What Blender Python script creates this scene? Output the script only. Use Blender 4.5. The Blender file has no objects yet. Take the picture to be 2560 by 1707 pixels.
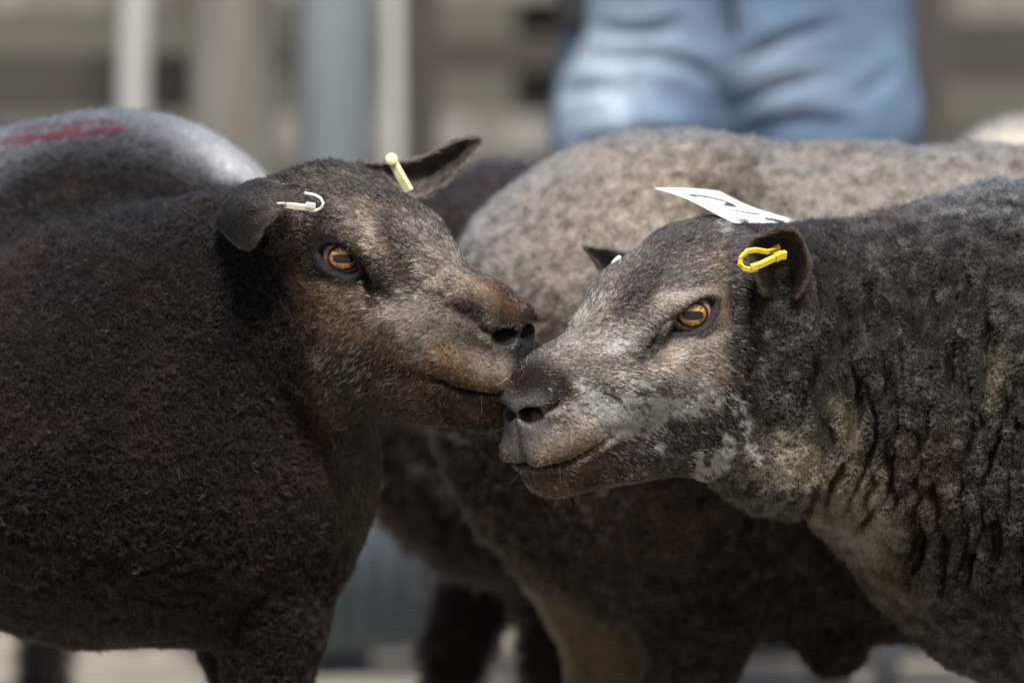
import bpy, bmesh, math, time
import numpy as np
from mathutils import Vector, Matrix

T0 = time.time()
FUR = 1.0            # multiplier on strand counts
rng = np.random.default_rng(7)
scene = bpy.context.scene
C = scene.collection

# ------------------------------------------------------------------ camera, sky, sun, exposure
CAM = np.array([0.0, -5.0, 0.72]); AIM = np.array([0.0, 0.0, 0.54])
WIDTH = 0.90                                       # metres across the frame at the focus distance
DIST = float(np.linalg.norm(AIM - CAM))
cd = bpy.data.cameras.new('camera'); cam = bpy.data.objects.new('camera', cd); C.objects.link(cam)
cam.location = CAM
cam.rotation_euler = (Vector(AIM - CAM)).to_track_quat('-Z', 'Y').to_euler()
cd.sensor_width = 36.0; cd.lens = 36.0 * DIST / WIDTH
cd.clip_start = 0.1; cd.clip_end = 500
cd.dof.use_dof = True; cd.dof.focus_distance = DIST; cd.dof.aperture_fstop = 2.8; cd.dof.aperture_blades = 9
scene.camera = cam

SUN_EL, SUN_AZ = math.radians(58), math.radians(12)   # high, from behind the camera
world = bpy.data.worlds.new('World'); scene.world = world; world.use_nodes = True
wn = world.node_tree.nodes; wl = world.node_tree.links
sky = wn.new('ShaderNodeTexSky'); sky.sky_type = 'NISHITA'; sky.sun_disc = False
sky.sun_elevation = SUN_EL; sky.sun_rotation = math.radians(168)
sky.air_density = 1.0; sky.dust_density = 4.0; sky.ozone_density = 0.6
wl.new(sky.outputs[0], wn['Background'].inputs[0]); wn['Background'].inputs[1].default_value = 0.058
sd = bpy.data.lights.new('sun', 'SUN'); sun = bpy.data.objects.new('sun', sd); C.objects.link(sun)
sd.energy = 3.2; sd.angle = math.radians(12); sd.color = (1.0, 0.97, 0.92)
sdir = Vector((math.cos(SUN_EL) * math.sin(SUN_AZ), -math.cos(SUN_EL) * math.cos(SUN_AZ), math.sin(SUN_EL)))
sun.rotation_euler = sdir.to_track_quat('Z', 'Y').to_euler(); sun.location = (0, 0, 6)

scene.view_settings.view_transform = 'Standard'; scene.view_settings.look = 'None'
scene.view_settings.exposure = 1.18; scene.view_settings.gamma = 1.0
scene.render.engine = 'CYCLES'
scene.cycles.max_bounces = 4; scene.cycles.diffuse_bounces = 2; scene.cycles.glossy_bounces = 3
scene.cycles.transmission_bounces = 4; scene.cycles.transparent_max_bounces = 8
scene.cycles.use_denoising = True; scene.cycles.sample_clamp_indirect = 3.0
scene.cycles_curves.shape = 'RIBBONS'; scene.cycles_curves.subdivisions = 2

# ------------------------------------------------------------------ pixel <-> world (photo pixels, 2560 wide)
_f = (AIM - CAM) / DIST
_r = np.array([1.0, 0, 0]); _u = np.cross(_r, _f)
K = WIDTH / 2560.0
def P(px, py, y):
    """world point seen at photo pixel (px,py) on the vertical plane at depth y"""
    d = _f * DIST + _r * (px - 1280) * K + _u * (853.5 - py) * K
    return CAM + d * ((y - CAM[1]) / d[1])
def W2P(p):
    q = np.asarray(p) - CAM
    z = q @ _f
    return np.stack([1280 + (q @ _r) / z * DIST / K, 853.5 - (q @ _u) / z * DIST / K], -1)

# ------------------------------------------------------------------ numpy helpers
_grad = np.random.default_rng(5).normal(size=(64 ** 3, 3)); _grad = (_grad / np.linalg.norm(_grad, axis=1)[:, None]).astype(np.float32)
def noise(p):
    """gradient noise on a 64-cell repeating lattice"""
    p = np.asarray(p, np.float64); fl = np.floor(p); f = (p - fl).astype(np.float32); i = fl.astype(np.int32) & 63; j = (i + 1) & 63
    w = f * f * f * (f * (f * 6 - 15) + 10); o = 1 - w
    X = (i[:, 0] * 4096, j[:, 0] * 4096); Y = (i[:, 1] * 64, j[:, 1] * 64); Z = (i[:, 2], j[:, 2])
    out = np.zeros(len(p), np.float32)
    for a in (0, 1):
        wx = w[:, 0] if a else o[:, 0]; fx = f[:, 0] - a
        for b in (0, 1):
            wxy = wx * (w[:, 1] if b else o[:, 1]); fy = f[:, 1] - b; xy = X[a] + Y[b]
            for c in (0, 1):
                g = np.take(_grad, xy + Z[c], axis=0)
                out += (fx * g[:, 0] + fy * g[:, 1] + (f[:, 2] - c) * g[:, 2]) * (wxy * (w[:, 2] if c else o[:, 2]))
    return out * 1.5
def fbm(p, o=3):
    s = 0; a = 1.0
    for k in range(o): s = s + a * noise(p * 2.03 ** k + 17.3 * k); a *= 0.5
    return s
def sst(a, b, x):
    t = np.clip((x - a) / (b - a), 0, 1); return t * t * (3 - 2 * t)
def mix(a, b, t): return a + (b - a) * (t[:, None] if np.ndim(t) else t)
def lay(c, col, m): return c + (np.asarray(col) - c) * np.clip(m, 0, 1)[:, None]
def smin(a, b, k):
    h = np.maximum(k - np.abs(a - b), 0) / k; return np.minimum(a, b) - h * h * k * 0.25
def smax(a, b, k): return -smin(-a, -b, k)
def ell(p, c, r, R=None):
    q = p - np.asarray(c)
    if R is not None: q = q @ R
    r = np.asarray(r, float)
    k0 = np.sqrt(((q / r) ** 2).sum(1)) + 1e-9; k1 = np.sqrt(((q / (r * r)) ** 2).sum(1)) + 1e-9
    return k0 * (k0 - 1) / k1
def cone(p, a, b, ra, rb):
    a = np.asarray(a, float); b = np.asarray(b, float); ab = b - a; t = np.clip(((p - a) @ ab) / (ab @ ab), 0, 1)
    return np.linalg.norm(p - a - t[:, None] * ab, axis=1) - (ra + (rb - ra) * t)
def chain(p, pts, rs, k=0.01):
    d = None
    for i in range(len(pts) - 1):
        e = cone(p, pts[i], pts[i + 1], rs[i], rs[i + 1]); d = e if d is None else smin(d, e, k)
    return d
def polydist(p, pts):
    """distance and arc fraction of 2-D points to a polyline"""
    pts = np.asarray(pts, float); best = np.full(len(p), 1e9); bt = np.zeros(len(p))
    n = len(pts) - 1
    for i in range(n):
        a, b = pts[i], pts[i + 1]; ab = b - a; t = np.clip(((p - a) @ ab) / (ab @ ab), 0, 1)
        d = np.linalg.norm(p - a - t[:, None] * ab, axis=1); m = d < best
        best[m] = d[m]; bt[m] = (i + t[m]) / n
    return best, bt
def inpoly(p, poly):
    poly = np.asarray(poly, float); r = np.zeros(len(p), bool); n = len(poly)
    for i in range(n):
        a, b = poly[i], poly[(i + 1) % n]
        c = ((a[1] > p[:, 1]) != (b[1] > p[:, 1])) & (p[:, 0] < (b[0] - a[0]) * (p[:, 1] - a[1]) / (b[1] - a[1] + 1e-12) + a[0])
        r ^= c
    return r

def axis(lo, hi, fine, hmax):
    """graded grid coordinates: fine = [(a, b, h)]"""
    xs = [lo]
    while xs[-1] < hi:
        x = xs[-1]; h = hmax
        for a, b, hf in fine:
            dd = max(a - x, 0, x - b); h = min(h, hf + 0.18 * dd)
        xs.append(x + h)
    return np.array(xs)

def surface_nets(sdf, xs, ys, zs, b=8):
    def pad(v):
        n = (-len(v)) % b
        return np.concatenate([v, v[-1] + (v[-1] - v[-2]) * np.arange(1, n + 1)]) if n else v
    xs, ys, zs = pad(xs), pad(ys), pad(zs)
    nx, ny, nz = len(xs), len(ys), len(zs)
    val = np.empty((nx, ny, nz), np.float32)
    bx = [(xs[i:i + b]) for i in range(0, nx, b)]; by = [(ys[i:i + b]) for i in range(0, ny, b)]; bz = [(zs[i:i + b]) for i in range(0, nz, b)]
    cx = np.array([v.mean() for v in bx]); cy = np.array([v.mean() for v in by]); cz = np.array([v.mean() for v in bz])
    hx = np.array([(v[-1] - v[0]) / 2 for v in bx]); hy = np.array([(v[-1] - v[0]) / 2 for v in by]); hz = np.array([(v[-1] - v[0]) / 2 for v in bz])
    G = np.stack(np.meshgrid(cx, cy, cz, indexing='ij'), -1).reshape(-1, 3)
    H = np.sqrt((np.stack(np.meshgrid(hx, hy, hz, indexing='ij'), -1) ** 2).sum(-1)).reshape(-1)
    dc = sdf(G)
    near = np.abs(dc) < H * 1.7 + 0.012
    shp = (len(cx), len(cy), len(cz))
    for k in range(len(G)):
        if not near[k]:
            i, j, l = np.unravel_index(k, shp); val[i * b:i * b + b, j * b:j * b + b, l * b:l * b + b] = dc[k]
    ks = np.nonzero(near)[0]
    for c0 in range(0, len(ks), 300):
        kk = ks[c0:c0 + 300]; pts = []
        for k in kk:
            i, j, l = np.unravel_index(k, shp)
            pts.append(np.stack(np.meshgrid(bx[i], by[j], bz[l], indexing='ij'), -1).reshape(-1, 3))
        v = sdf(np.concatenate(pts)).reshape(len(kk), b, b, b)
        for n, k in enumerate(kk):
            i, j, l = np.unravel_index(k, shp); val[i * b:i * b + b, j * b:j * b + b, l * b:l * b + b] = v[n]
    neg = val < 0
    s = np.zeros((nx - 1, ny - 1, nz - 1), np.int8)
    for a in (0, 1):
        for bb in (0, 1):
            for c in (0, 1): s += neg[a:nx - 1 + a, bb:ny - 1 + bb, c:nz - 1 + c]
    act = (s > 0) & (s < 8)
    I, J, L = np.nonzero(act)
    acc = np.zeros((len(I), 3)); cnt = np.zeros(len(I))
    corners = [(a, bb, c) for a in (0, 1) for bb in (0, 1) for c in (0, 1)]
    for ia, A in enumerate(corners):
        for B in corners[ia + 1:]:
            if sum(abs(x - y) for x, y in zip(A, B)) != 1: continue
            va = val[I + A[0], J + A[1], L + A[2]]; vb = val[I + B[0], J + B[1], L + B[2]]
            m = (va < 0) != (vb < 0)
            t = np.where(m, va / np.where(m, va - vb, 1), 0)[:, None]
            pa = np.stack([xs[I + A[0]], ys[J + A[1]], zs[L + A[2]]], 1); pb = np.stack([xs[I + B[0]], ys[J + B[1]], zs[L + B[2]]], 1)
            acc += np.where(m[:, None], pa + (pb - pa) * t, 0); cnt += m
    V = acc / cnt[:, None]
    idx = -np.ones(act.shape, np.int64); idx[I, J, L] = np.arange(len(I))
    Fs = []
    for ax in range(3):
        sl0 = [slice(None)] * 3; sl1 = [slice(None)] * 3; sl0[ax] = slice(0, -1); sl1[ax] = slice(1, None)
        n0 = neg[tuple(sl0)]; n1 = neg[tuple(sl1)]
        e = np.stack(np.nonzero(n0 != n1), 1)
        o = [a for a in range(3) if a != ax]
        ok = (e[:, o[0]] > 0) & (e[:, o[1]] > 0) & (e[:, o[0]] < act.shape[o[0]]) & (e[:, o[1]] < act.shape[o[1]])
        e = e[ok]; q = []
        for da, db in ((-1, -1), (0, -1), (0, 0), (-1, 0)):
            c = e.copy(); c[:, o[0]] += da; c[:, o[1]] += db; q.append(idx[c[:, 0], c[:, 1], c[:, 2]])
        q = np.stack(q, 1); inside = n0[e[:, 0], e[:, 1], e[:, 2]]
        flip = inside if ax != 1 else ~inside
        q[~flip] = q[~flip][:, ::-1]
        Fs.append(q[(q >= 0).all(1)])
    return V, np.concatenate(Fs)

def relax(V, F, it=1, lam=0.5):
    e = np.concatenate([F[:, [0, 1]], F[:, [1, 2]], F[:, [2, 3]], F[:, [3, 0]]])
    for _ in range(it):
        s = np.zeros_like(V); c = np.zeros(len(V))
        for k in range(3):
            s[:, k] = np.bincount(e[:, 0], V[e[:, 1], k], len(V)) + np.bincount(e[:, 1], V[e[:, 0], k], len(V))
        c = np.bincount(e[:, 0], minlength=len(V)) + np.bincount(e[:, 1], minlength=len(V))
        V = V + lam * (s / np.maximum(c, 1)[:, None] - V)
    return V
def vnormals(V, F):
    n = np.cross(V[F[:, 2]] - V[F[:, 0]], V[F[:, 3]] - V[F[:, 1]]); N = np.zeros_like(V)
    for c in range(4):
        for k in range(3): N[:, k] += np.bincount(F[:, c], n[:, k], len(V))
    return N / (np.linalg.norm(N, axis=1)[:, None] + 1e-12)

# ------------------------------------------------------------------ Blender object helpers
def mesh_obj(name, V, F, mat, parent=None, smooth=True, col=None, wet=None):
    me = bpy.data.meshes.new(name); V = np.asarray(V, np.float32)
    if isinstance(F, np.ndarray):
        nf, k = F.shape
        me.vertices.add(len(V)); me.vertices.foreach_set('co', V.ravel())
        me.loops.add(nf * k); me.loops.foreach_set('vertex_index', F.astype(np.int32).ravel())
        me.polygons.add(nf); me.polygons.foreach_set('loop_start', np.arange(0, nf * k, k, dtype=np.int32))
        me.update(calc_edges=True)
    else:
        me.from_pydata([tuple(map(float, v)) for v in V], [], [tuple(int(i) for i in f) for f in F])
    me.polygons.foreach_set('use_smooth', np.full(len(me.polygons), smooth))
    if col is not None:
        a = me.color_attributes.new('col', 'FLOAT_COLOR', 'POINT')
        a.data.foreach_set('color', np.concatenate([col, np.ones((len(col), 1))], 1).astype(np.float32).ravel())
    if wet is not None: me.attributes.new('wet', 'FLOAT', 'POINT').data.foreach_set('value', np.asarray(wet, np.float32))
    me.update(); me.validate()
    o = bpy.data.objects.new(name, me); C.objects.link(o); o.data.materials.append(mat)
    if parent: o.parent = parent; o.matrix_parent_inverse = parent.matrix_world.inverted()
    return o
def empty(name, loc, label=None, cat=None, group=None):
    o = bpy.data.objects.new(name, None); C.objects.link(o); o.location = loc; o.empty_display_size = 0.05
    bpy.context.view_layer.update()
    tag(o, label, cat, group); return o
def tag(o, label=None, cat=None, group=None, kind=None):
    if label: o['label'] = label
    if cat: o['category'] = cat
    if group: o['group'] = group
    if kind: o['kind'] = kind
    return o
def box(bm, c, s, rot=None, bevel=0.0):
    r = bmesh.ops.create_cube(bm, size=1.0); vs = r['verts']
    M = Matrix.Translation(Vector(c)) @ (rot.to_4x4() if rot else Matrix.Identity(4)) @ Matrix.Diagonal((*s, 1))
    bmesh.ops.transform(bm, matrix=M, verts=vs)
    if bevel:
        es = list({e for v in vs for e in v.link_edges})
        bmesh.ops.bevel(bm, geom=es, offset=bevel, segments=2, affect='EDGES', profile=0.7)
def tube(bm, pts, rad, seg=12, cap=True):
    pts = [Vector(p) for p in pts]; rings = []
    rad = rad if hasattr(rad, '__len__') else [rad] * len(pts)
    up = None
    for i, p in enumerate(pts):
        t = (pts[min(i + 1, len(pts) - 1)] - pts[max(i - 1, 0)]).normalized()
        if up is None: up = t.orthogonal().normalized()
        up = (up - t * up.dot(t)).normalized(); s = t.cross(up)
        rings.append([bm.verts.new(p + (up * math.cos(a) + s * math.sin(a)) * rad[i]) for a in [2 * math.pi * k / seg for k in range(seg)]])
    for a, b in zip(rings, rings[1:]):
        for k in range(seg): bm.faces.new((a[k], a[(k + 1) % seg], b[(k + 1) % seg], b[k]))
    if cap: bm.faces.new(rings[0][::-1]); bm.faces.new(rings[-1])
def bm_obj(name, bm, mat, parent=None, smooth=False):
    bmesh.ops.recalc_face_normals(bm, faces=bm.faces)
    me = bpy.data.meshes.new(name); bm.to_mesh(me); bm.free()
    for p in me.polygons: p.use_smooth = smooth
    o = bpy.data.objects.new(name, me); C.objects.link(o); o.data.materials.append(mat)
    if parent: o.parent = parent; o.matrix_parent_inverse = parent.matrix_world.inverted()
    return o

# ------------------------------------------------------------------ materials
def mat_new(name):
    m = bpy.data.materials.new(name); m.use_nodes = True
    return m, m.node_tree.nodes, m.node_tree.links, m.node_tree.nodes['Principled BSDF']
def mat_plain(name, c, rough=0.6, metal=0.0, c2=None, scale=8.0, bump=0.0, coat=0.0, stretch=None, spec=0.5, detail=4):
    m, n, l, b = mat_new(name)
    b.inputs['Roughness'].default_value = rough; b.inputs['Metallic'].default_value = metal
    b.inputs['Coat Weight'].default_value = coat; b.inputs['Specular IOR Level'].default_value = spec
    tc = n.new('ShaderNodeTexCoord'); mp = n.new('ShaderNodeMapping'); nz = n.new('ShaderNodeTexNoise')
    nz.inputs['Scale'].default_value = scale; nz.inputs['Detail'].default_value = detail
    if stretch: mp.inputs['Scale'].default_value = stretch
    l.new(tc.outputs['Object'], mp.inputs[0]); l.new(mp.outputs[0], nz.inputs[0])
    cr = n.new('ShaderNodeValToRGB'); cr.color_ramp.elements[0].position = 0.35; cr.color_ramp.elements[1].position = 0.65
    cr.color_ramp.elements[0].color = (*c, 1); cr.color_ramp.elements[1].color = (*(c2 or tuple(x * 0.75 for x in c)), 1)
    l.new(nz.outputs[0], cr.inputs[0]); l.new(cr.outputs[0], b.inputs['Base Color'])
    if bump:
        bp = n.new('ShaderNodeBump'); bp.inputs['Strength'].default_value = bump; bp.inputs['Distance'].default_value = 0.01
        l.new(nz.outputs[0], bp.inputs['Height']); l.new(bp.outputs[0], b.inputs['Normal'])
    return m
def mat_coat(name, rough=0.75, scale=350.0, bump=0.5, sheen=0.0):
    """skin / undercoat of an animal: colour from the 'col' attribute, broken up by fine noise"""
    m, n, l, b = mat_new(name)
    at = n.new('ShaderNodeAttribute'); at.attribute_name = 'col'
    tc = n.new('ShaderNodeTexCoord'); nz = n.new('ShaderNodeTexNoise'); nz.inputs['Scale'].default_value = scale; nz.inputs['Detail'].default_value = 3
    l.new(tc.outputs['Object'], nz.inputs[0])
    mr = n.new('ShaderNodeMapRange'); mr.inputs['From Min'].default_value = 0.3; mr.inputs['From Max'].default_value = 0.7
    mr.inputs['To Min'].default_value = 0.55; mr.inputs['To Max'].default_value = 1.45
    l.new(nz.outputs[0], mr.inputs['Value'])
    mx = n.new('ShaderNodeVectorMath'); mx.operation = 'SCALE'
    l.new(at.outputs['Color'], mx.inputs[0]); l.new(mr.outputs[0], mx.inputs['Scale'])
    l.new(mx.outputs[0], b.inputs['Base Color'])
    wa = n.new('ShaderNodeAttribute'); wa.attribute_name = 'wet'; wr = n.new('ShaderNodeMapRange'); wr.inputs['To Min'].default_value = rough; wr.inputs['To Max'].default_value = 0.28
    l.new(wa.outputs['Fac'], wr.inputs['Value']); l.new(wr.outputs[0], b.inputs['Roughness'])
    ws = n.new('ShaderNodeMapRange'); ws.inputs['To Min'].default_value = 0.06; ws.inputs['To Max'].default_value = 0.5; l.new(wa.outputs['Fac'], ws.inputs['Value']); l.new(ws.outputs[0], b.inputs['Specular IOR Level'])
    b.inputs['Sheen Weight'].default_value = sheen
    bp = n.new('ShaderNodeBump'); bp.inputs['Strength'].default_value = bump; bp.inputs['Distance'].default_value = 0.003
    l.new(nz.outputs[0], bp.inputs['Height']); l.new(bp.outputs[0], b.inputs['Normal'])
    return m
def mat_fur(name, rough=0.45, root=0.55, tip=1.25, ior=1.38):
    m = bpy.data.materials.new(name); m.use_nodes = True; n = m.node_tree.nodes; l = m.node_tree.links
    n.remove(n['Principled BSDF'])
    h = n.new('ShaderNodeBsdfHairPrincipled'); h.model = 'CHIANG'; h.parametrization = 'COLOR'
    h.inputs['Roughness'].default_value = rough; h.inputs['Radial Roughness'].default_value = 0.6; h.inputs['IOR'].default_value = ior; h.inputs['Random Roughness'].default_value = 0.1
    at = n.new('ShaderNodeAttribute'); at.attribute_name = 'col'
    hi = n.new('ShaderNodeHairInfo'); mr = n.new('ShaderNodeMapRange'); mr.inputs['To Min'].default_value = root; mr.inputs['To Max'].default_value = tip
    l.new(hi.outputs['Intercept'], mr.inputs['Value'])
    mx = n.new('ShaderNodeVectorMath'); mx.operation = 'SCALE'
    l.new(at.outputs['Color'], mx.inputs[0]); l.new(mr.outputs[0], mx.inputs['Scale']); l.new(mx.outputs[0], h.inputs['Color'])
    l.new(h.outputs[0], n['Material Output'].inputs[0])
    return m
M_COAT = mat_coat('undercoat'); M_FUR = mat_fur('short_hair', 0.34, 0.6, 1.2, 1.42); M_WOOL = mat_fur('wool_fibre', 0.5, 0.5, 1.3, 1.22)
def mat_eye():
    m, n, l, b = mat_new('eye')
    at = n.new('ShaderNodeAttribute'); at.attribute_name = 'col'
    l.new(at.outputs['Color'], b.inputs['Base Color']); b.inputs['Roughness'].default_value = 0.35
    b.inputs['Specular IOR Level'].default_value = 0.1; b.inputs['Coat Weight'].default_value = 1.0; b.inputs['Coat Roughness'].default_value = 0.02; b.inputs['Coat IOR'].default_value = 1.5
    return m
M_EYE = mat_eye()

# ------------------------------------------------------------------ head: one shared anatomy, posed per animal
class Head:
    """local axes: f towards the nose, l towards the near side, u up; origin between the eyes"""
    def __init__(s, yaw, pitch, roll, px, py, y, flip, scale=1.0):
        cy, sy = math.cos(yaw), math.sin(yaw); cp, sp = math.cos(pitch), math.sin(pitch); cr, sr = math.cos(roll), math.sin(roll)
        Rr = np.array([[1, 0, 0], [0, cr, -sr], [0, sr, cr]]); Rp = np.array([[cp, 0, sp], [0, 1, 0], [-sp, 0, cp]]); Ry = np.array([[cy, -sy, 0], [sy, cy, 0], [0, 0, 1]])
        D = np.diag([-1.0 if flip else 1.0, -1.0, 1.0])
        s.M = D @ Ry @ Rp @ Rr; s.o = P(px, py, y); s.k = scale
    def w(s, q): return np.asarray(q, float) @ s.M.T * s.k + s.o
    def loc(s, p): return ((p - s.o) @ s.M) / s.k
    def d(s, v): return np.asarray(v, float) @ s.M.T
    def px_to(s, px, py, l):
        """local (f,u) of the point with lateral offset l that is seen at a photo pixel"""
        A = []; base = W2P(s.w([[0, l, 0]]))[0]
        for e in ([1e-3, l, 0], [0, l, 1e-3]): A.append((W2P(s.w([e]))[0] - base) / 1e-3)
        return np.linalg.solve(np.array(A).T, np.array([px, py]) - base)

EYE_C = np.array([-0.006, 0.0455, 0.005]); EYE_R = 0.0195
def lid_lens(hx, hz, g): return np.maximum(np.hypot(hx * g[0], hz + g[1]) - g[2], np.hypot(hx * g[0], hz - g[3]) - g[4])
def head_sdf(q, H):
    q = q.copy(); side = q[:, 1] >= 0; q[:, 1] = np.abs(q[:, 1])
    f, l, u = q[:, 0], q[:, 1], q[:, 2]
    d = ell(q, (-0.052, 0, -0.004), (0.080, 0.060, 0.055))
    d = smin(d, ell(q, (0.004, 0, 0.014), (0.064, 0.047, 0.035)), 0.03)
    d = smin(d, ell(q, (-0.002, 0.040, 0.019), (0.032, 0.022, 0.020)), 0.016)
    d = smin(d, ell(q, (0.024, 0.040, -0.030), (0.050, 0.017, 0.020)), 0.025)
    qm = q * np.array([1, 1.1, 1])
    d = smin(d, cone(qm, (0.035, 0, -0.014), (0.145, 0, -0.015), 0.050, 0.038), 0.03)
    d = smin(d, ell(q, (0.143, 0, -0.003), (0.029, 0.0265, 0.030)), 0.018)
    d = smin(d, ell(q, (0.152, 0.004, -0.036), (0.035, 0.028, 0.026)), 0.014)
    d = smin(d, ell(q, (0.150, 0.018, -0.040), (0.045, 0.017, 0.019)), 0.014)
    d = smin(d, ell(q, (-0.02, 0.0, -0.055), (0.075, 0.052, 0.062)), 0.03)
    d = smin(d, ell(q, (-0.006, 0.034, -0.070), (0.060, 0.027, 0.058)), 0.03)
    d = smin(d, ell(q, (0.085, 0.024, -0.043), (0.050, 0.018, 0.027)), 0.02)
    q = q + np.array([0, 0, H['jaw']])
    j = cone(q, (0.012, 0.010, -0.104), (0.150, 0.004, -0.071), 0.042, 0.0245)
    j = smin(j, ell(q, (0.157, 0, -0.067), (0.031, 0.030, 0.024)), 0.012)
    d = smin(d, j, 0.012); q = q - np.array([0, 0, H['jaw']])
    # ear stubs
    d = smin(d, cone(q, (-0.080, 0.045, 0.012), (-0.096, 0.066, 0.004), 0.024, 0.018), 0.02)
    # hollow in front of the eye (tear fossa) and groove running from the inner corner
    d = smax(d, -ell(q, (0.044, 0.052, -0.006), (0.020, 0.006, 0.006)), 0.014)
    # lid shell, then the almond opening
    e = EYE_C; g = GAZE
    d = smin(d, np.linalg.norm(q - e, axis=1) - (EYE_R + 0.0024), 0.014)
    v = q - e; a = v @ g; hx = v @ LIDX; hz = v @ LIDZ
    lens = lid_lens(hx, hz, H['lid'])
    op = np.maximum(lens, -a + 0.004)
    d = smax(d, -op, 0.003)
    # mouth line
    um = np.interp(f, H['mf'], H['mu'])
    sh = np.maximum(np.abs(u - um) - 0.0016, H['mf'][0] - f)
    d = smax(d, -np.maximum(sh, -(d + 0.010)), 0.005)
    # philtrum
    d = smax(d, -np.maximum(np.abs(l) - 0.0006, np.maximum(-(d + 0.004), np.maximum(0.175 - f, np.abs(u + 0.03) - 0.03))), 0.004)
    # nostril: raised wing and a comma-shaped hole
    d = smin(d, ell(q, H['nos'] + np.array([-0.028, -0.002, 0.006]), (0.014, 0.008, 0.009)), 0.018)
    d = smin(d, ell(q, (0.124, 0, 0.004), (0.034, 0.024, 0.027)), 0.02)
    nd = ell(q, H['nos'], H['nr'], H['nR'])
    d = smax(d, -nd, 0.003)
    d = smax(d, -ell(q, H['nos'] + np.array([-0.016, 0.006, 0.003]), (0.011, 0.007, 0.0035)), 0.004)
    return d
GAZE = np.array([0.42, 0.90, 0.06]); GAZE /= np.linalg.norm(GAZE)
LIDX = np.array([0.90, -0.42, -0.10]); LIDX -= GAZE * (LIDX @ GAZE); LIDX /= np.linalg.norm(LIDX); LIDZ = np.cross(GAZE, LIDX); LIDZ *= np.sign(LIDZ[2])
def eye_mask(q, H):
    """<0 inside the lid opening"""
    q = q.copy(); q[:, 1] = np.abs(q[:, 1]); v = q - EYE_C; hx = v @ LIDX; hz = v @ LIDZ
    lens = lid_lens(hx, hz, H['lid'])
    return np.where(v @ GAZE > 0, lens, 0.1)
def rot_basis(x, z):
    x = np.array(x, float); x /= np.linalg.norm(x); z = np.array(z, float); z -= x * (z @ x); z /= np.linalg.norm(z)
    return np.stack([x, np.cross(z, x), z], 1)

def make_eye(head, parent, side, aim, label, iris=0.0130, sclera=(0.30, 0.19, 0.17), pup=(0.0092, 0.0041)):
    c = head.w([EYE_C * np.array([1, side, 1])])[0]; g = np.array(aim, float); g /= np.linalg.norm(g)
    up = np.array([0, 0, 1.0]); h = np.cross(up, g); h /= np.linalg.norm(h); up = np.cross(g, h)
    r = EYE_R * head.k
    th = np.concatenate([np.linspace(0, 0.9, 70), np.linspace(0.95, math.pi, 26)]); ph = np.linspace(0, 2 * math.pi, 96, endpoint=False)
    V = []; 
    for t in th:
        V.append(np.stack([np.sin(t) * np.cos(ph), np.sin(t) * np.sin(ph), np.full(len(ph), np.cos(t))], 1))
    V = np.concatenate(V); nphi = len(ph)
    x, y, z = V[:, 0] * r, V[:, 1] * r, V[:, 2]
    bulge = np.clip((z - 0.72) / 0.28, 0, 1) * 0.0012
    Vw = c + (V[:, :1] * h + V[:, 1:2] * up) * r + (z * r + bulge)[:, None] * g
    F = np.array([[i * nphi + k, (i + 1) * nphi + k, (i + 1) * nphi + (k + 1) % nphi, i * nphi + (k + 1) % nphi] for i in range(len(th) - 1) for k in range(nphi)])
    rr = np.hypot(x / iris, y / (iris * 0.80)); ang = np.arctan2(y, x); rad = np.hypot(x, y)
    col = np.tile(np.array(sclera), (len(V), 1)); nz = noise(np.stack([x, y, z * 0], 1) * 300)
    col *= (1 + 0.35 * nz)[:, None]
    streak = 0.75 + 0.9 * noise(np.stack([np.cos(ang) * 9, np.sin(ang) * 9, rad * 160], 1)) + 0.5 * noise(np.stack([np.cos(ang) * 22, np.sin(ang) * 22, rad * 90], 1))
    irisc = np.array([0.40, 0.20, 0.055])[None] * streak[:, None]
    irisc = mix(irisc, np.array([0.50, 0.27, 0.075]), sst(0.70, 0.5, rr) * 0.6)
    irisc = mix(irisc, np.array([0.12, 0.04, 0.008]), sst(0.86, 0.97, rr) * 0.7)
    front = z > 0
    ins = (rr < 1.0) & front; col[ins] = irisc[ins]
    edge = sst(0.90, 1.0, rr) * sst(1.30, 1.04, rr) * front; col = lay(col, (0.012, 0.008, 0.007), edge)
    pr = (np.abs(x / pup[0]) ** 3 + np.abs((y + 0.0005) / pup[1]) ** 3)
    pm = sst(1.35, 0.8, pr) * front; col = lay(col, (0.006, 0.0065, 0.008), pm)
    return tag(mesh_obj('eye', Vw, F, M_EYE, parent, True, col), label)

# ------------------------------------------------------------------ fur
def in_view(p, n, back=-0.45, mx=90):
    """full coat density where the photograph looks, thinning out on the rest of the animal"""
    px = W2P(p); v = CAM - p; v /= np.linalg.norm(v, axis=1)[:, None]
    out = np.maximum.reduce([-mx - px[:, 0], px[:, 0] - 2560 - mx, -mx - px[:, 1], px[:, 1] - 1707 - mx])
    return (0.08 + 0.92 * sst(260, 0, out)) * (0.06 + 0.94 * sst(back - 0.2, back, (n * v).sum(1)))

def sample(V, F, N, dens, seed, attrs):
    """scatter roots over a quad mesh; dens is strands per square metre per vertex"""
    r = np.random.default_rng(seed)
    T = np.concatenate([F[:, [0, 1, 2]], F[:, [0, 2, 3]]])
    a = 0.5 * np.linalg.norm(np.cross(V[T[:, 1]] - V[T[:, 0]], V[T[:, 2]] - V[T[:, 0]]), axis=1)
    ex = a * dens[T].mean(1) * FUR
    n = r.poisson(ex); t = np.repeat(np.arange(len(T)), n)
    b = r.random((len(t), 2)); m = b.sum(1) > 1; b[m] = 1 - b[m]; w = np.stack([1 - b.sum(1), b[:, 0], b[:, 1]], 1)
    out = []
    for A in (V, N) + tuple(attrs):
        A = A if A.ndim > 1 else A[:, None]
        out.append((A[T[t]] * w[:, :, None]).sum(1))
    out[1] /= np.linalg.norm(out[1], axis=1)[:, None] + 1e-9
    return r, out

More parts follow.
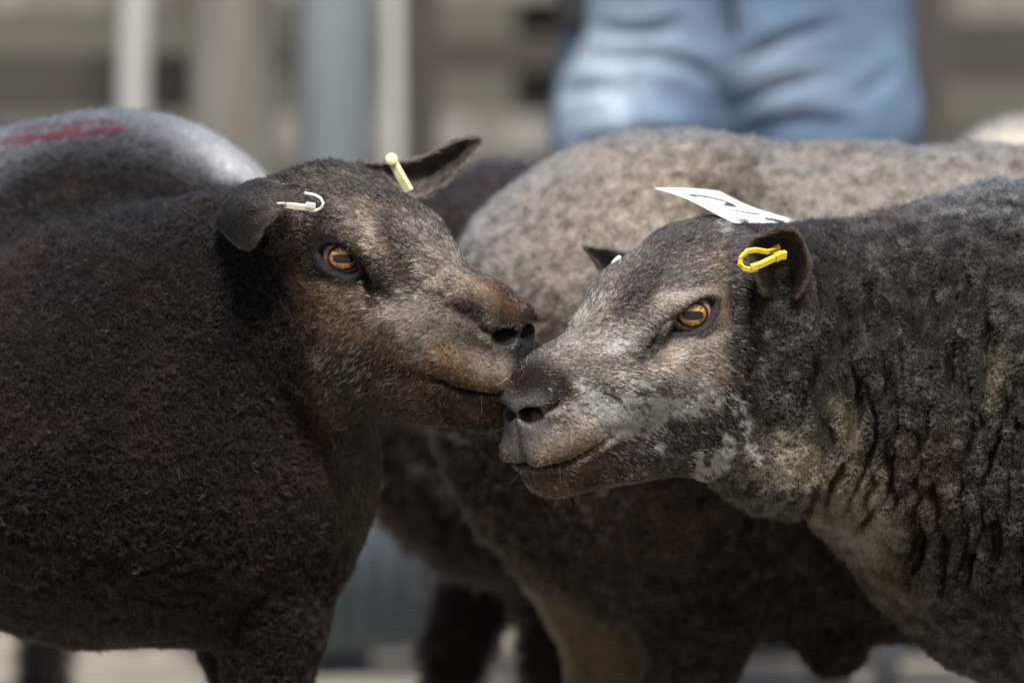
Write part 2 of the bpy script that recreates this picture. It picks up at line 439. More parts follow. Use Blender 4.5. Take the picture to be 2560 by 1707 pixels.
def strands(name, root, dirs, n, length, bend, col, rad, mat, parent, curl=0.0, seed=0, npt=4):
    """root Nx3, dirs unit Nx3; bend pushes the tip along `bend`; writes a hair curves object"""
    N = len(root); r = np.random.default_rng(seed)
    t = np.linspace(0, 1, npt)
    pts = root[:, None, :] + dirs[:, None, :] * (length[:, None] * t)[:, :, None] + bend[:, None, :] * ((t ** 2)[None, :] * length[:, None])[:, :, None]
    if curl:
        w = r.normal(size=(N, npt, 3)) * (length * curl)[:, None, None]; w[:, 0] = 0
        pts = pts + w
    cv = bpy.data.hair_curves.new(name)
    cv.add_curves([npt] * N)
    cv.points.foreach_set('position', pts.astype(np.float32).ravel())
    ra = np.asarray(rad)[:, None] * np.linspace(1.0, 0.35, npt)[None] if np.ndim(rad) else np.tile(rad * np.linspace(1.0, 0.35, npt), (N, 1))
    a = cv.attributes.get('radius') or cv.attributes.new('radius', 'FLOAT', 'POINT')
    a.data.foreach_set('value', ra.astype(np.float32).ravel())
    c = cv.attributes.new('col', 'FLOAT_COLOR', 'CURVE')
    c.data.foreach_set('color', np.concatenate([np.clip(col, 0, 0.95), np.ones((N, 1))], 1).astype(np.float32).ravel())
    o = bpy.data.objects.new(name, cv); C.objects.link(o); cv.materials.append(mat)
    if parent: o.parent = parent; o.matrix_parent_inverse = parent.matrix_world.inverted()
    o['kind'] = 'stuff'
    return o

def tangent(v, n):
    t = v - n * (v * n).sum(1)[:, None]; return t / (np.linalg.norm(t, axis=1)[:, None] + 1e-9)
def unit(v): return v / (np.linalg.norm(v, axis=1)[:, None] + 1e-9)
def nvec(p, s, off=0.0): return np.stack([noise(p * s + off + 31.7 * k) for k in range(3)], 1)

def blob(px, x, y, rx, ry, ang=0.0, p=1.0):
    a = math.radians(ang); d = px - np.array([x, y]); u = d[:, 0] * math.cos(a) + d[:, 1] * math.sin(a); v = -d[:, 0] * math.sin(a) + d[:, 1] * math.cos(a)
    return np.exp(-((u / rx) ** 2 + (v / ry) ** 2) ** p)

def ear_patch(name, up, mid, lo, parent, thick, n=22, m=15):
    """ear blade from three px/depth curves (upper margin, mid rib, lower margin); returns mesh arrays"""
    def spl(c):
        c = np.array([P(*q) for q in c]); t = np.linspace(0, len(c) - 1, n); out = []
        for x in t:
            i = min(int(x), len(c) - 2); f = x - i
            p0, p1, p2, p3 = c[max(i - 1, 0)], c[i], c[i + 1], c[min(i + 2, len(c) - 1)]
            out.append(0.5 * (2 * p1 + (p2 - p0) * f + (2 * p0 - 5 * p1 + 4 * p2 - p3) * f * f + (3 * p1 - p0 - 3 * p2 + p3) * f ** 3))
        return np.array(out)
    U, Mi, L = spl(up), spl(mid), spl(lo); G = []
    for v in np.linspace(0, 1, m):
        ctl = 2 * Mi - 0.5 * (U + L)
        G.append((1 - v) ** 2 * U + 2 * v * (1 - v) * ctl + v * v * L)
    G = np.stack(G, 1)                                    # n x m x 3
    A = np.gradient(G, axis=0); B = np.gradient(G, axis=1); nr = np.cross(A, B); nr /= np.linalg.norm(nr, axis=2)[:, :, None] + 1e-9
    v = np.linspace(-1, 1, m); tk = thick * (0.35 + 0.65 * np.sqrt(np.maximum(1 - v * v, 0)))[None, :] * np.linspace(1.2, 0.5, n)[:, None]
    top = (G + nr * tk[:, :, None] / 2).reshape(-1, 3); bot = (G - nr * tk[:, :, None] / 2).reshape(-1, 3)
    V = np.concatenate([top, bot]); F = []; o = n * m
    for i in range(n - 1):
        for j in range(m - 1):
            F.append((i * m + j, i * m + j + 1, (i + 1) * m + j + 1, (i + 1) * m + j)); F.append((o + i * m + j, o + (i + 1) * m + j, o + (i + 1) * m + j + 1, o + i * m + j + 1))
    rim = [i * m for i in range(n)] + [(n - 1) * m + j for j in range(1, m)] + [i * m + m - 1 for i in range(n - 2, -1, -1)] + [j for j in range(m - 2, 0, -1)]
    for a, b in zip(rim, rim[1:] + rim[:1]): F.append((a, b, o + b, o + a))
    return V, np.array(F)

# ------------------------------------------------------------------ the setting
GROUND = mat_plain('trampled_sand', (0.22, 0.20, 0.165), 0.95, c2=(0.15, 0.135, 0.11), scale=3.0, bump=0.6, detail=10)
def make_ground():
    n = 60; xs = np.concatenate([-np.geomspace(60, 3, 12), np.linspace(-2.6, 2.6, 53), np.geomspace(3, 60, 12)])
    ys = np.concatenate([[-60, -30, -15, -8], np.linspace(-5, 9, 90), np.geomspace(9.5, 120, 14)])
    X, Y = np.meshgrid(xs, ys, indexing='ij'); p = np.stack([X.ravel(), Y.ravel(), X.ravel() * 0], 1)
    z = 0.012 * fbm(p * 1.7, 3) + 0.006 * noise(p * 9); near = (np.abs(p[:, 0]) < 3) & (np.abs(p[:, 1]) < 10)
    p[:, 2] = np.where(near, z, 0) - 0.012
    m = len(ys); F = np.array([[i * m + j, (i + 1) * m + j, (i + 1) * m + j + 1, i * m + j + 1] for i in range(len(xs) - 1) for j in range(m - 1)])
    tag(mesh_obj('ground', p, F, GROUND), kind='structure')
make_ground()

GALV = mat_plain('galvanised_steel', (0.27, 0.305, 0.32), 0.45, 0.5, c2=(0.18, 0.205, 0.22), scale=5, stretch=(1, 1, 0.4))
PALE = mat_plain('pale_painted_steel', (0.42, 0.42, 0.41), 0.5, 0.1, c2=(0.32, 0.32, 0.31), scale=5, stretch=(1, 1, 0.4))
TIMBER = mat_plain('weathered_timber', (0.20, 0.195, 0.18), 0.85, c2=(0.11, 0.10, 0.085), scale=4, stretch=(6, 6, 0.5), bump=0.4)
DARKTIMBER = mat_plain('dark_stained_timber', (0.034, 0.031, 0.027), 0.85, c2=(0.035, 0.03, 0.025), scale=4, stretch=(0.5, 6, 6), bump=0.3)
KHAKI = mat_plain('rendered_wall', (0.092, 0.088, 0.072), 0.95, c2=(0.068, 0.066, 0.056), scale=1.5, bump=0.2)
BLUEGREY = mat_plain('blue_grey_sheet', (0.13, 0.16, 0.19), 0.6, 0.2, c2=(0.10, 0.12, 0.15), scale=3)

def post(name, px, y, w, top, mat, label, cat, square=False, bend=None):
    b = P(px, 300, y); r = empty(name, (b[0], y, 0), label, cat)
    bm = bmesh.new()
    if square: box(bm, (b[0], y, top / 2), (w, w * 0.8, top + 0.04), bevel=0.008)
    else:
        pts = [(b[0], y, -0.05), (b[0], y, 0.4), (b[0], y, 0.8), (b[0] + (bend or 0) * 0.4, y, 1.0), (b[0] + (bend or 0), y, top)]
        tube(bm, pts, w / 2, 28)
    bm_obj('shaft', bm, mat, r, True)
    bm = bmesh.new(); tube(bm, [(b[0] + (bend or 0), y, top - 0.001), (b[0] + (bend or 0), y, top + 0.012), (b[0] + (bend or 0), y, top + 0.02)], [w / 2 + 0.006, w / 2 + 0.006, w / 3], 28)
    bm_obj('cap', bm, mat, r, True)
    bm = bmesh.new(); tube(bm, [(b[0] - w * .3, y - w * 0.7, 0.55), (b[0] + w * .3, y - w * 0.7, 0.55)], 0.012, 10)
    tube(bm, [(b[0], y - w * 0.72, 0.55), (b[0], y - w * 0.3, 0.55)], 0.009, 8)
    bm_obj('latch_lug', bm, mat, r, True)
    return r
post('gate_post', 580, 3.0, 0.122, 1.35, TIMBER, 'thick round weathered timber post behind the left sheep', 'post')
post('steel_post', 838, 2.8, 0.104, 1.42, GALV, 'blue-grey galvanised round steel post right of the timber post', 'post')
post('slim_pole', 333, 3.1, 0.046, 1.25, PALE, 'slim pale steel pole left of the thick timber post', 'pole', bend=0.02)
post('stake', 982, 3.6, 0.026, 1.3, PALE, 'narrow pale stake just right of the galvanised post', 'stake', True)
post('dark_stake', 1052, 3.7, 0.055, 1.3, DARKTIMBER, 'narrow dark timber stake between pale stake and the jeans', 'stake', True)
post('corner_post', 2300, 4.2, 0.075, 1.3, DARKTIMBER, 'dark timber post at right edge of the person in jeans', 'post', True)

def rail_fence(name, x0, x1, y, rows, mat, label, posts):
    r = empty(name, ((x0 + x1) / 2, y, 0), label, 'fence')
    for k, (z, h) in enumerate(rows):
        bm = bmesh.new(); box(bm, ((x0 + x1) / 2, y, z), (x1 - x0, 0.035, h), bevel=0.006)
        bm_obj('rail', bm, mat[k % len(mat)], r)
    for xp in posts:
        bm = bmesh.new(); box(bm, (xp, y + 0.07, 0.55), (0.09, 0.09, 1.2), bevel=0.008); bm_obj('fence_post', bm, DARKTIMBER, r)
    return r
rail_fence('rail_fence', -2.2, -0.40, 3.35, [(1.0, 0.045), (0.93, 0.055), (0.80, 0.085), (0.50, 0.10), (0.25, 0.12)], [PALE, TIMBER, DARKTIMBER, DARKTIMBER, DARKTIMBER], 'low rail fence of pale and dark rails behind the left sheep', (-2.1, -1.3))
rail_fence('rail_fence', 0.72, 2.4, 4.4, [(0.95, 0.07), (0.86, 0.09), (0.68, 0.11), (0.45, 0.12), (0.22, 0.12)], [TIMBER, DARKTIMBER, DARKTIMBER, DARKTIMBER, DARKTIMBER], 'dark timber rail fence right of the person in jeans', (1.6, 2.3))
rail_fence('rail_fence', -0.42, 0.62, 4.8, [(0.98, 0.05), (0.86, 0.06), (0.72, 0.07), (0.56, 0.10), (0.35, 0.12), (0.15, 0.1)], [TIMBER, DARKTIMBER, TIMBER, DARKTIMBER, DARKTIMBER, DARKTIMBER], 'timber rail fence between the posts and the person in jeans', (-0.33, 0.05, 0.5))

def back_wall():
    r = empty('rendered_wall', (0, 7.5, 0), 'khaki rendered wall closing off the pens at the back', 'wall')
    bm = bmesh.new(); box(bm, (0, 7.5, 1.1), (12, 0.2, 2.24)); bm_obj('render_coat', bm, KHAKI, r)
    bm = bmesh.new(); box(bm, (0, 7.5, 2.27), (12.1, 0.28, 0.1), bevel=0.01); bm_obj('coping', bm, TIMBER, r)
    bm = bmesh.new(); box(bm, (0, 7.385, 0.12), (12, 0.03, 0.24)); bm_obj('plinth', bm, BLUEGREY, r)
back_wall()
def sheet_panel(p0, p1, y0, label):
    a = P(p0, 1200, y0)[0]; b = P(p1, 1200, y0)[0]; r = empty('sheet_panel', ((a + b) / 2, y0, 0), label, 'panel', 'low sheet panels')
    n = 48; V = []; F = []
    for i in range(n + 1):
        x = a + (b - a) * i / n; y = y0 + 0.008 * math.sin(i * 1.1)
        for dy in (0, 0.004):
            for z in (0.03, 0.40): V.append((x, y + dy, z))
    for i in range(n):
        k = i * 4; F += [(k, k + 4, k + 5, k + 1), (k + 2, k + 3, k + 7, k + 6), (k + 1, k + 5, k + 7, k + 3), (k, k + 2, k + 6, k + 4)]
    F += [(0, 1, 3, 2), (4 * n, 4 * n + 2, 4 * n + 3, 4 * n + 1)]
    mesh_obj('sheet', np.array(V), np.array(F), BLUEGREY, r)
    for x in (a, b):
        bm = bmesh.new(); tube(bm, [(x, y0, -0.02), (x, y0, 0.46)], 0.018, 14); bm_obj('side_tube', bm, GALV, r, True)
    bm = bmesh.new(); tube(bm, [(a, y0, 0.42), (b, y0, 0.42)], 0.016, 14); bm_obj('top_tube', bm, GALV, r, True)
sheet_panel(600, 1130, 2.6, 'blue-grey metal sheet panel low behind the left sheep')
sheet_panel(1700, 2900, 2.5, 'blue-grey metal sheet panel low behind the right sheep')

# ------------------------------------------------------------------ generic sheep parts
def leg_chain(p, pts, rs): return chain(p, pts, rs, 0.02)
def hoof_z(x, y): return np.array([x, y, 0.012])

DARK = np.array([0.011, 0.0092, 0.0085]); BLACK = np.array([0.007, 0.0065, 0.0065]); BROWN = np.array([0.034, 0.021, 0.017])
TAN = np.array([0.34, 0.235, 0.145]); PALEH = np.array([0.58, 0.50, 0.41]); GREY = np.array([0.16, 0.155, 0.15]); WHITE = np.array([0.78, 0.76, 0.72])

HA = Head(math.radians(42.5), math.radians(22.4), math.radians(-6.6), 959, 644, 0.10, False)
HB = Head(math.radians(41.0), math.radians(26.8), math.radians(-3.6), 1627, 791, 0.07, True)
def head_params(H, mouth, nos, nr, lid, jaw=0.0, nl=0.0232):
    ls = [0.034, 0.033, 0.031, 0.027, 0.016][:len(mouth)]
    fu = np.array([H.px_to(x, y, l) for (x, y), l in zip(mouth, ls)]); o = np.argsort(fu[:, 0]); fu = fu[o]
    mf = np.concatenate([fu[:, 0], [0.215]]); mu = np.concatenate([fu[:, 1], [fu[-1, 1] + 0.004]])
    nf, nu = H.px_to(*nos, nl)
    return dict(lid=lid, jaw=jaw, mf=mf, mu=mu, nos=np.array([nf, nl, nu]), nr=nr, nR=rot_basis((0.88, -0.47, -0.08), (0.1, 0, 1)))
PA = head_params(HA, [(1082, 948), (1143, 973), (1204, 983), (1265, 979)], (1254, 852), (0.0150, 0.026, 0.0105), (0.90, 0.0075, 0.0218, 0.0105, 0.0236), 0.004, 0.0255)
PB = head_params(HB, [(1520, 1083), (1485, 1118), (1432, 1149), (1363, 1168), (1299, 1162)], (1338, 1045), (0.0128, 0.024, 0.0082), (0.80, 0.0108, 0.0228, 0.0130, 0.0245))

# ------------------------------------------------------------------ left sheep
def sdf_left(p):
    d = head_sdf(HA.loc(p), PA)
    nb = HA.w([[-0.075, 0, -0.035]])[0]; nb2 = HA.w([[-0.03, 0, -0.085]])[0]
    n = cone(p, nb, P(400, 900, 0.24), 0.076, 0.150)
    n = smin(n, cone(p, nb2, P(470, 960, 0.24), 0.055, 0.14), 0.05)
    d = smin(d, n, 0.045)
    b = ell(p, P(330, 860, 0.46), (0.175, 0.19, 0.212))                       # withers and shoulder
    b = smin(b, ell(p, P(588, 1185, 0.24), (0.130, 0.14, 0.150)), 0.06)       # brisket
    b = smin(b, ell(p, P(250, 1090, 0.24), (0.21, 0.17, 0.190)), 0.06)        # near shoulder
    b = smin(b, cone(p, P(230, 915, 0.44), P(-1000, 890, 0.80), 0.218, 0.235), 0.06)
    b = smin(b, ell(p, P(-1250, 930, 0.86), (0.18, 0.18, 0.215)), 0.06)
    d = smin(d, b, 0.025)
    fx = P(675, 1600, 0.22)[0]
    d = smin(d, leg_chain(p, [P(640, 1330, 0.22), P(680, 1540, 0.20), P(660, 1850, 0.20), (fx, 0.20, 0.075), hoof_z(fx + 0.005, 0.19)], [0.080, 0.047, 0.032, 0.021, 0.028]), 0.02)
    d = smin(d, leg_chain(p, [P(480, 1300, 0.42), P(600, 1560, 0.42), P(640, 1850, 0.42), (fx - 0.02, 0.42, 0.075), hoof_z(fx - 0.015, 0.41)], [0.07, 0.045, 0.032, 0.021, 0.028]), 0.02)
    for yy, dx in ((0.72, 0), (0.98, -0.05)):
        x = P(-1250, 900, 0.86)[0] + dx
        d = smin(d, leg_chain(p, [(x, yy, 0.42), (x + 0.06, yy, 0.30), (x - 0.05, yy, 0.19), (x - 0.02, yy, 0.07), hoof_z(x, yy)], [0.11, 0.08, 0.036, 0.022, 0.028]), 0.02)
    return np.maximum(d, -p[:, 2] - 0.002)
def crease(px, lines, width):
    """0..1 closeness to a set of fold lines given in photo pixels on the near side"""
    m = np.zeros(len(px))
    for ln in lines:
        a = np.asarray(ln, float); w = 2.6 * width
        k = np.nonzero((px[:, 0] > a[:, 0].min() - w) & (px[:, 0] < a[:, 0].max() + w) & (px[:, 1] > a[:, 1].min() - w) & (px[:, 1] < a[:, 1].max() + w))[0]
        if not len(k): continue
        d, t = polydist(px[k], ln); m[k] = np.maximum(m[k], np.exp(-(d / width) ** 2) * np.sqrt(np.clip(np.sin(math.pi * np.clip(t, 0.04, 0.96)), 0, 1)))
    return m

def grid_for(lo, hi, boxes, hmax):
    """boxes: list of (lo3, hi3, h)"""
    return [axis(lo[k], hi[k], [(b[0][k], b[1][k], b[2]) for b in boxes], hmax) for k in range(3)]
def head_box(H):
    c = np.array([[f, l, u] for f in (-0.11, 0.21) for l in (-0.07, 0.075) for u in (-0.14, 0.075)]); w = H.w(c); return w.min(0), w.max(0)

GROOVE_A = [[(872, 648), (905, 668), (922, 700), (930, 760)]]; GROOVE_B = [[(1694, 792), (1660, 803), (1642, 838), (1612, 874)]]
SOFT_A = [[(768, 592), (800, 560), (850, 556), (892, 590), (905, 640)], [(780, 690), (840, 700), (890, 690)], [(1130, 770), (1180, 800), (1215, 815)], [(985, 930), (1040, 925), (1085, 945)], [(560, 1090), (660, 1105), (760, 1085)], [(520, 700), (505, 850), (530, 1000)], [(620, 640), (600, 800), (640, 960)]]
SOFT_B = [[(1660, 752), (1705, 724), (1762, 714), (1812, 736)], [(1690, 835), (1760, 850), (1815, 815)], [(1340, 905), (1375, 915), (1410, 905)], [(1400, 960), (1440, 1000), (1470, 1050)], [(1500, 1075), (1560, 1065), (1600, 1070)], [(1870, 700), (1880, 860), (1850, 1000)]]
def face_relief(V, N, groove, soft):
    px = W2P(V); near = sst(0.0, 0.4, -N[:, 1]); return V + N * (near * (-0.0050 * crease(px, groove, 9) - 0.0030 * crease(px, soft, 14) + 0.0016 * crease(px, soft, 40)))[:, None]
def build_left():
    lo, hi = head_box(HA)
    gx, gy, gz = grid_for((-1.30, -0.12, -0.03), (0.14, 1.18, 0.82), [(lo, hi, 0.0026)], 0.014)
    V, F = surface_nets(sdf_left, gx, gy, gz); V = relax(V, F, 1, 0.4); N = vnormals(V, F)
    V = face_relief(V, N, GROOVE_A, SOFT_A); q = HA.loc(V); body = sst(-0.08, -0.14, q[:, 0])
    V = V + N * (body * (0.006 * fbm(V * 9, 2) + 0.0022 * fbm(V * np.array([60, 60, 24]), 2)))[:, None]
    return V, F, vnormals(V, F)
VA, FA, NA = build_left(); print('left', len(VA), time.time() - T0)

# ------------------------------------------------------------------ right sheep
def sdf_right(p):
    d = head_sdf(HB.loc(p), PB)
    nb = HB.w([[-0.075, 0, -0.030]])[0]; nb2 = HB.w([[-0.02, 0, -0.085]])[0]
    n = cone(p, nb, P(2420, 885, 0.20), 0.068, 0.135)
    n = smin(n, cone(p, nb2, P(2420, 1020, 0.18), 0.058, 0.17), 0.05)
    n = smin(n, ell(p, P(1960, 1160, 0.10), (0.062, 0.055, 0.045)), 0.03)     # loose throat
    d = smin(d, n, 0.035)
    b = ell(p, P(2640, 1120, 0.20), (0.195, 0.18, 0.225))
    b = smin(b, cone(p, P(2650, 1060, 0.26), P(4300, 950, 0.85), 0.190, 0.225), 0.07)
    b = smin(b, ell(p, P(4500, 930, 0.95), (0.18, 0.18, 0.215)), 0.06)
    d = smin(d, b, 0.06)
    x = P(2640, 1120, 0.15)[0]
    for yy, dx in ((0.08, 0.02), (0.30, 0.08)):
        d = smin(d, leg_chain(p, [(x + dx, yy, 0.38), (x + dx, yy, 0.28), (x + dx - .01, yy, 0.17), (x + dx, yy, 0.07), hoof_z(x + dx, yy)], [0.09, 0.055, 0.034, 0.022, 0.028]), 0.02)
    x = P(4500, 930, 0.95)[0]
    for yy, dx in ((0.80, 0.0), (1.06, 0.06)):
        d = smin(d, leg_chain(p, [(x + dx, yy, 0.42), (x + dx - .06, yy, 0.30), (x + dx + .05, yy, 0.19), (x + dx + .02, yy, 0.07), hoof_z(x + dx, yy)], [0.11, 0.08, 0.036, 0.022, 0.028]), 0.02)
    return np.maximum(d, -p[:, 2] - 0.002)
FOLDS = [[(2125, 830), (2125, 900), (2146, 977), (2143, 1029), (2130, 1106), (2133, 1147)],
         [(2167, 941), (2172, 998), (2192, 1049), (2187, 1106), (2167, 1168), (2141, 1219), (2105, 1301)],
         [(2241, 1080), (2231, 1147), (2223, 1209), (2218, 1255)], [(2321, 1018), (2316, 1080), (2306, 1132)],
         [(2522, 1003), (2501, 1070), (2481, 1147), (2455, 1219)], [(2321, 1353), (2300, 1404), (2275, 1446)],
         [(2213, 957), (2208, 1018)], [(2028, 850), (2033, 930), (2017, 990), (1997, 1070)], [(2120, 1147), (2079, 1209), (2069, 1255)],
         [(2192, 1260), (2172, 1296), (2141, 1327)], [(2290, 1190), (2285, 1240)], [(2330, 1200), (2325, 1260)],
         [(2040, 690), (2052, 760), (2035, 850)], [(2440, 1365), (2430, 1400), (2420, 1470)], [(2535, 1050), (2556, 1080)], [(2490, 1290), (2470, 1330)],
         [(2260, 800), (2250, 880), (2255, 960)], [(2390, 830), (2370, 930), (2365, 1000)], [(2180, 720), (2165, 800), (2170, 860)], [(2330, 720), (2310, 830)], [(2470, 760), (2450, 900)]]
_rg = np.random.default_rng(91); FINE = []
for _k in range(125):
    x = _rg.uniform(2030, 2590); y = _rg.uniform(600, 1430)
    if y > 1180 + (x - 2050) * 0.5: continue
    n = _rg.integers(3, 7); ln = [(x, y)]
    for _j in range(n):
        sl = -0.10 - 0.55 * max(0, (y - 1050) / 400) * max(0.2, (2450 - x) / 400) + _rg.normal() * 0.22
        st = _rg.uniform(18, 38); x += sl * st; y += st; ln.append((x, y))
    FINE.append(ln)
def build_right():
    lo, hi = head_box(HB); lo2 = np.array([0.24, -0.06, 0.30]); hi2 = np.array([0.46, 0.06, 0.66])
    gx, gy, gz = grid_for((-0.06, -0.12, -0.03), (1.62, 1.28, 0.82), [(lo, hi, 0.0026), (lo2, hi2, 0.0025)], 0.014)
    V, F = surface_nets(sdf_right, gx, gy, gz); V = relax(V, F, 1, 0.4); N = vnormals(V, F)
    px = W2P(V); near = sst(-0.2, 0.3, -N[:, 1])
    q = V * np.array([55, 40, 9]); ridge = 1 - np.abs(noise(q + 0.6 * nvec(V, 25))) * 3
    zone = sst(2020, 2120, px[:, 0]) * sst(1600, 1350, px[:, 1]) * near
    off = -0.015 * crease(px, FOLDS, 10) * near + 0.0025 * crease(px, FOLDS, 45) * near - 0.0085 * crease(px, FINE, 7.0) * near * zone + 0.0006 * crease(px, FINE, 24) * near * zone
    off += 0.004 * fbm(V * 22, 2) * sst(2010, 2090, px[:, 0])
    V = face_relief(V, N, GROOVE_B, SOFT_B); V = V + N * off[:, None]
    return V, F, vnormals(V, F)
VB, FB, NB = build_right(); print('right', len(VB), time.time() - T0)

# ------------------------------------------------------------------ middle sheep (seen from its rump, standing behind the two heads)
def sdf_mid(p):
    d = ell(p, P(1565, 925, 0.52), (0.186, 0.175, 0.216))
    s = p * np.array([1, 1.18, 1]); k = lambda q: np.asarray(q) * np.array([1, 1.18, 1])
    d = smin(d, cone(s, k(P(1800, 980, 0.52)), k(P(2900, 990, 0.60)), 0.240, 0.240), 0.07)
    d = smin(d, ell(p, P(1740, 1130, 0.46), (0.130, 0.13, 0.135)), 0.05)       # near thigh
    d = smin(d, ell(p, P(2085, 1635, 0.48), (0.030, 0.026, 0.022)), 0.03)      # sheath
    x = P(1740, 1700, 0.42)[0]
    d = smin(d, leg_chain(p, [P(1730, 1270, 0.44), P(1740, 1560, 0.42), P(1700, 1850, 0.42), (x, 0.42, 0.075), hoof_z(x + .01, 0.41)], [0.085, 0.050, 0.035, 0.023, 0.03]), 0.03)
    x = P(1560, 1700, 0.62)[0]
    d = smin(d, leg_chain(p, [P(1480, 1380, 0.62), P(1530, 1640, 0.62), P(1500, 1850, 0.62), (x, 0.62, 0.075), hoof_z(x + .01, 0.61)], [0.075, 0.040, 0.032, 0.023, 0.03]), 0.02)
    d = smin(d, cone(p, P(3000, 850, 0.60), P(3500, 560, 0.55), 0.18, 0.10), 0.08)
    d = smin(d, cone(p, P(3520, 520, 0.55), P(3980, 720, 0.50), 0.085, 0.045), 0.04)
    xx = P(3050, 900, 0.6)[0]
    for yy in (0.5, 0.72): d = smin(d, leg_chain(p, [(xx, yy, 0.38), (xx, yy, 0.28), (xx + .01, yy, 0.17), (xx, yy, 0.07), hoof_z(xx, yy)], [0.09, 0.055, 0.034, 0.022, 0.028]), 0.02)
    return np.maximum(d, -p[:, 2] - 0.002)
def build_mid():
    gx = axis(-0.15, 1.25, [(-0.12, 0.50, 0.008)], 0.02); gy = axis(0.22, 0.92, [(0.22, 0.6, 0.009)], 0.02); gz = axis(-0.03, 0.95, [(0.2, 0.76, 0.008)], 0.02)
    V, F = surface_nets(sdf_mid, gx, gy, gz); V = relax(V, F, 2, 0.5); N = vnormals(V, F)
    V = V + N * (0.0030 * fbm(V * 48, 3) + 0.004 * fbm(V * 14, 2))[:, None] * sst(0.2, 0.3, V[:, 2])[:, None]
    return V, F, vnormals(V, F)
VC, FC, NC = build_mid(); print('mid', len(VC), time.time() - T0)

# ------------------------------------------------------------------ generic whole sheep for the ones in the background
def sdf_flock(p, head_z=0.66, stride=0.0):
    d = cone(p, (-0.30, 0, 0.475), (0.22, 0, 0.47), 0.205, 0.205)
    d = smin(d, ell(p, (-0.33, 0, 0.47), (0.16, 0.17, 0.205)), 0.05); d = smin(d, ell(p, (0.26, 0, 0.46), (0.15, 0.155, 0.20)), 0.05)
    d = smin(d, cone(p, (0.28, 0, 0.52), (0.47, 0, head_z), 0.14, 0.08), 0.06)
    d = smin(d, ell(p, (0.50, 0, head_z + 0.01), (0.085, 0.062, 0.065)), 0.03); d = smin(d, cone(p, (0.52, 0, head_z - 0.01), (0.66, 0, head_z - 0.085), 0.055, 0.034), 0.03)
    for s in (-1, 1):
        d = smin(d, ell(p, (0.475, s * 0.115, head_z + 0.03), (0.022, 0.055, 0.014)), 0.012)
        h = stride * s
        d = smin(d, chain(p, [(-0.30, s * .10, 0.42), (-0.22 + h * .5, s * .11, 0.31), (-0.36 + h, s * .11, 0.19), (-0.34 + h, s * .11, 0.07), (-0.33 + h, s * .11, 0.012)], [0.115, 0.08, 0.034, 0.022, 0.028], 0.02), 0.03)
        d = smin(d, chain(p, [(0.25, s * .10, 0.40), (0.22 - h * .4, s * .11, 0.29), (0.25 - h, s * .11, 0.17), (0.25 - h * 1.2, s * .11, 0.07), (0.26 - h * 1.2, s * .11, 0.012)], [0.10, 0.058, 0.034, 0.022, 0.028], 0.02), 0.03)
    return np.maximum(d, -p[:, 2] - 0.002)
def build_flock(pos, heading, k, h=0.013, head_z=0.66, stride=0.0):
    gx = axis(-0.52, 0.72, [], h); gy = axis(-0.26, 0.26, [], h); gz = axis(-0.02, 0.84, [], h)
    V, F = surface_nets(lambda p: sdf_flock(p, head_z, stride), gx, gy, gz); V = relax(V, F, 1, 0.5); N = vnormals(V, F)
    V = V + N * (0.004 * fbm(V * 30, 3))[:, None] * sst(0.2, 0.3, V[:, 2])[:, None]
    c, s = math.cos(heading), math.sin(heading); R = np.array([[c, -s, 0], [s, c, 0], [0, 0, 1]])
    V = V * k @ R.T + np.array(pos); return V, F, vnormals(V, F)

# ------------------------------------------------------------------ coats: c0 ground colour, c1 ticked hair colour, p share of ticked hair
def warp(px, V, amp, s): return px + amp * np.stack([noise(V * s), noise(V * s + 51.0)], 1)

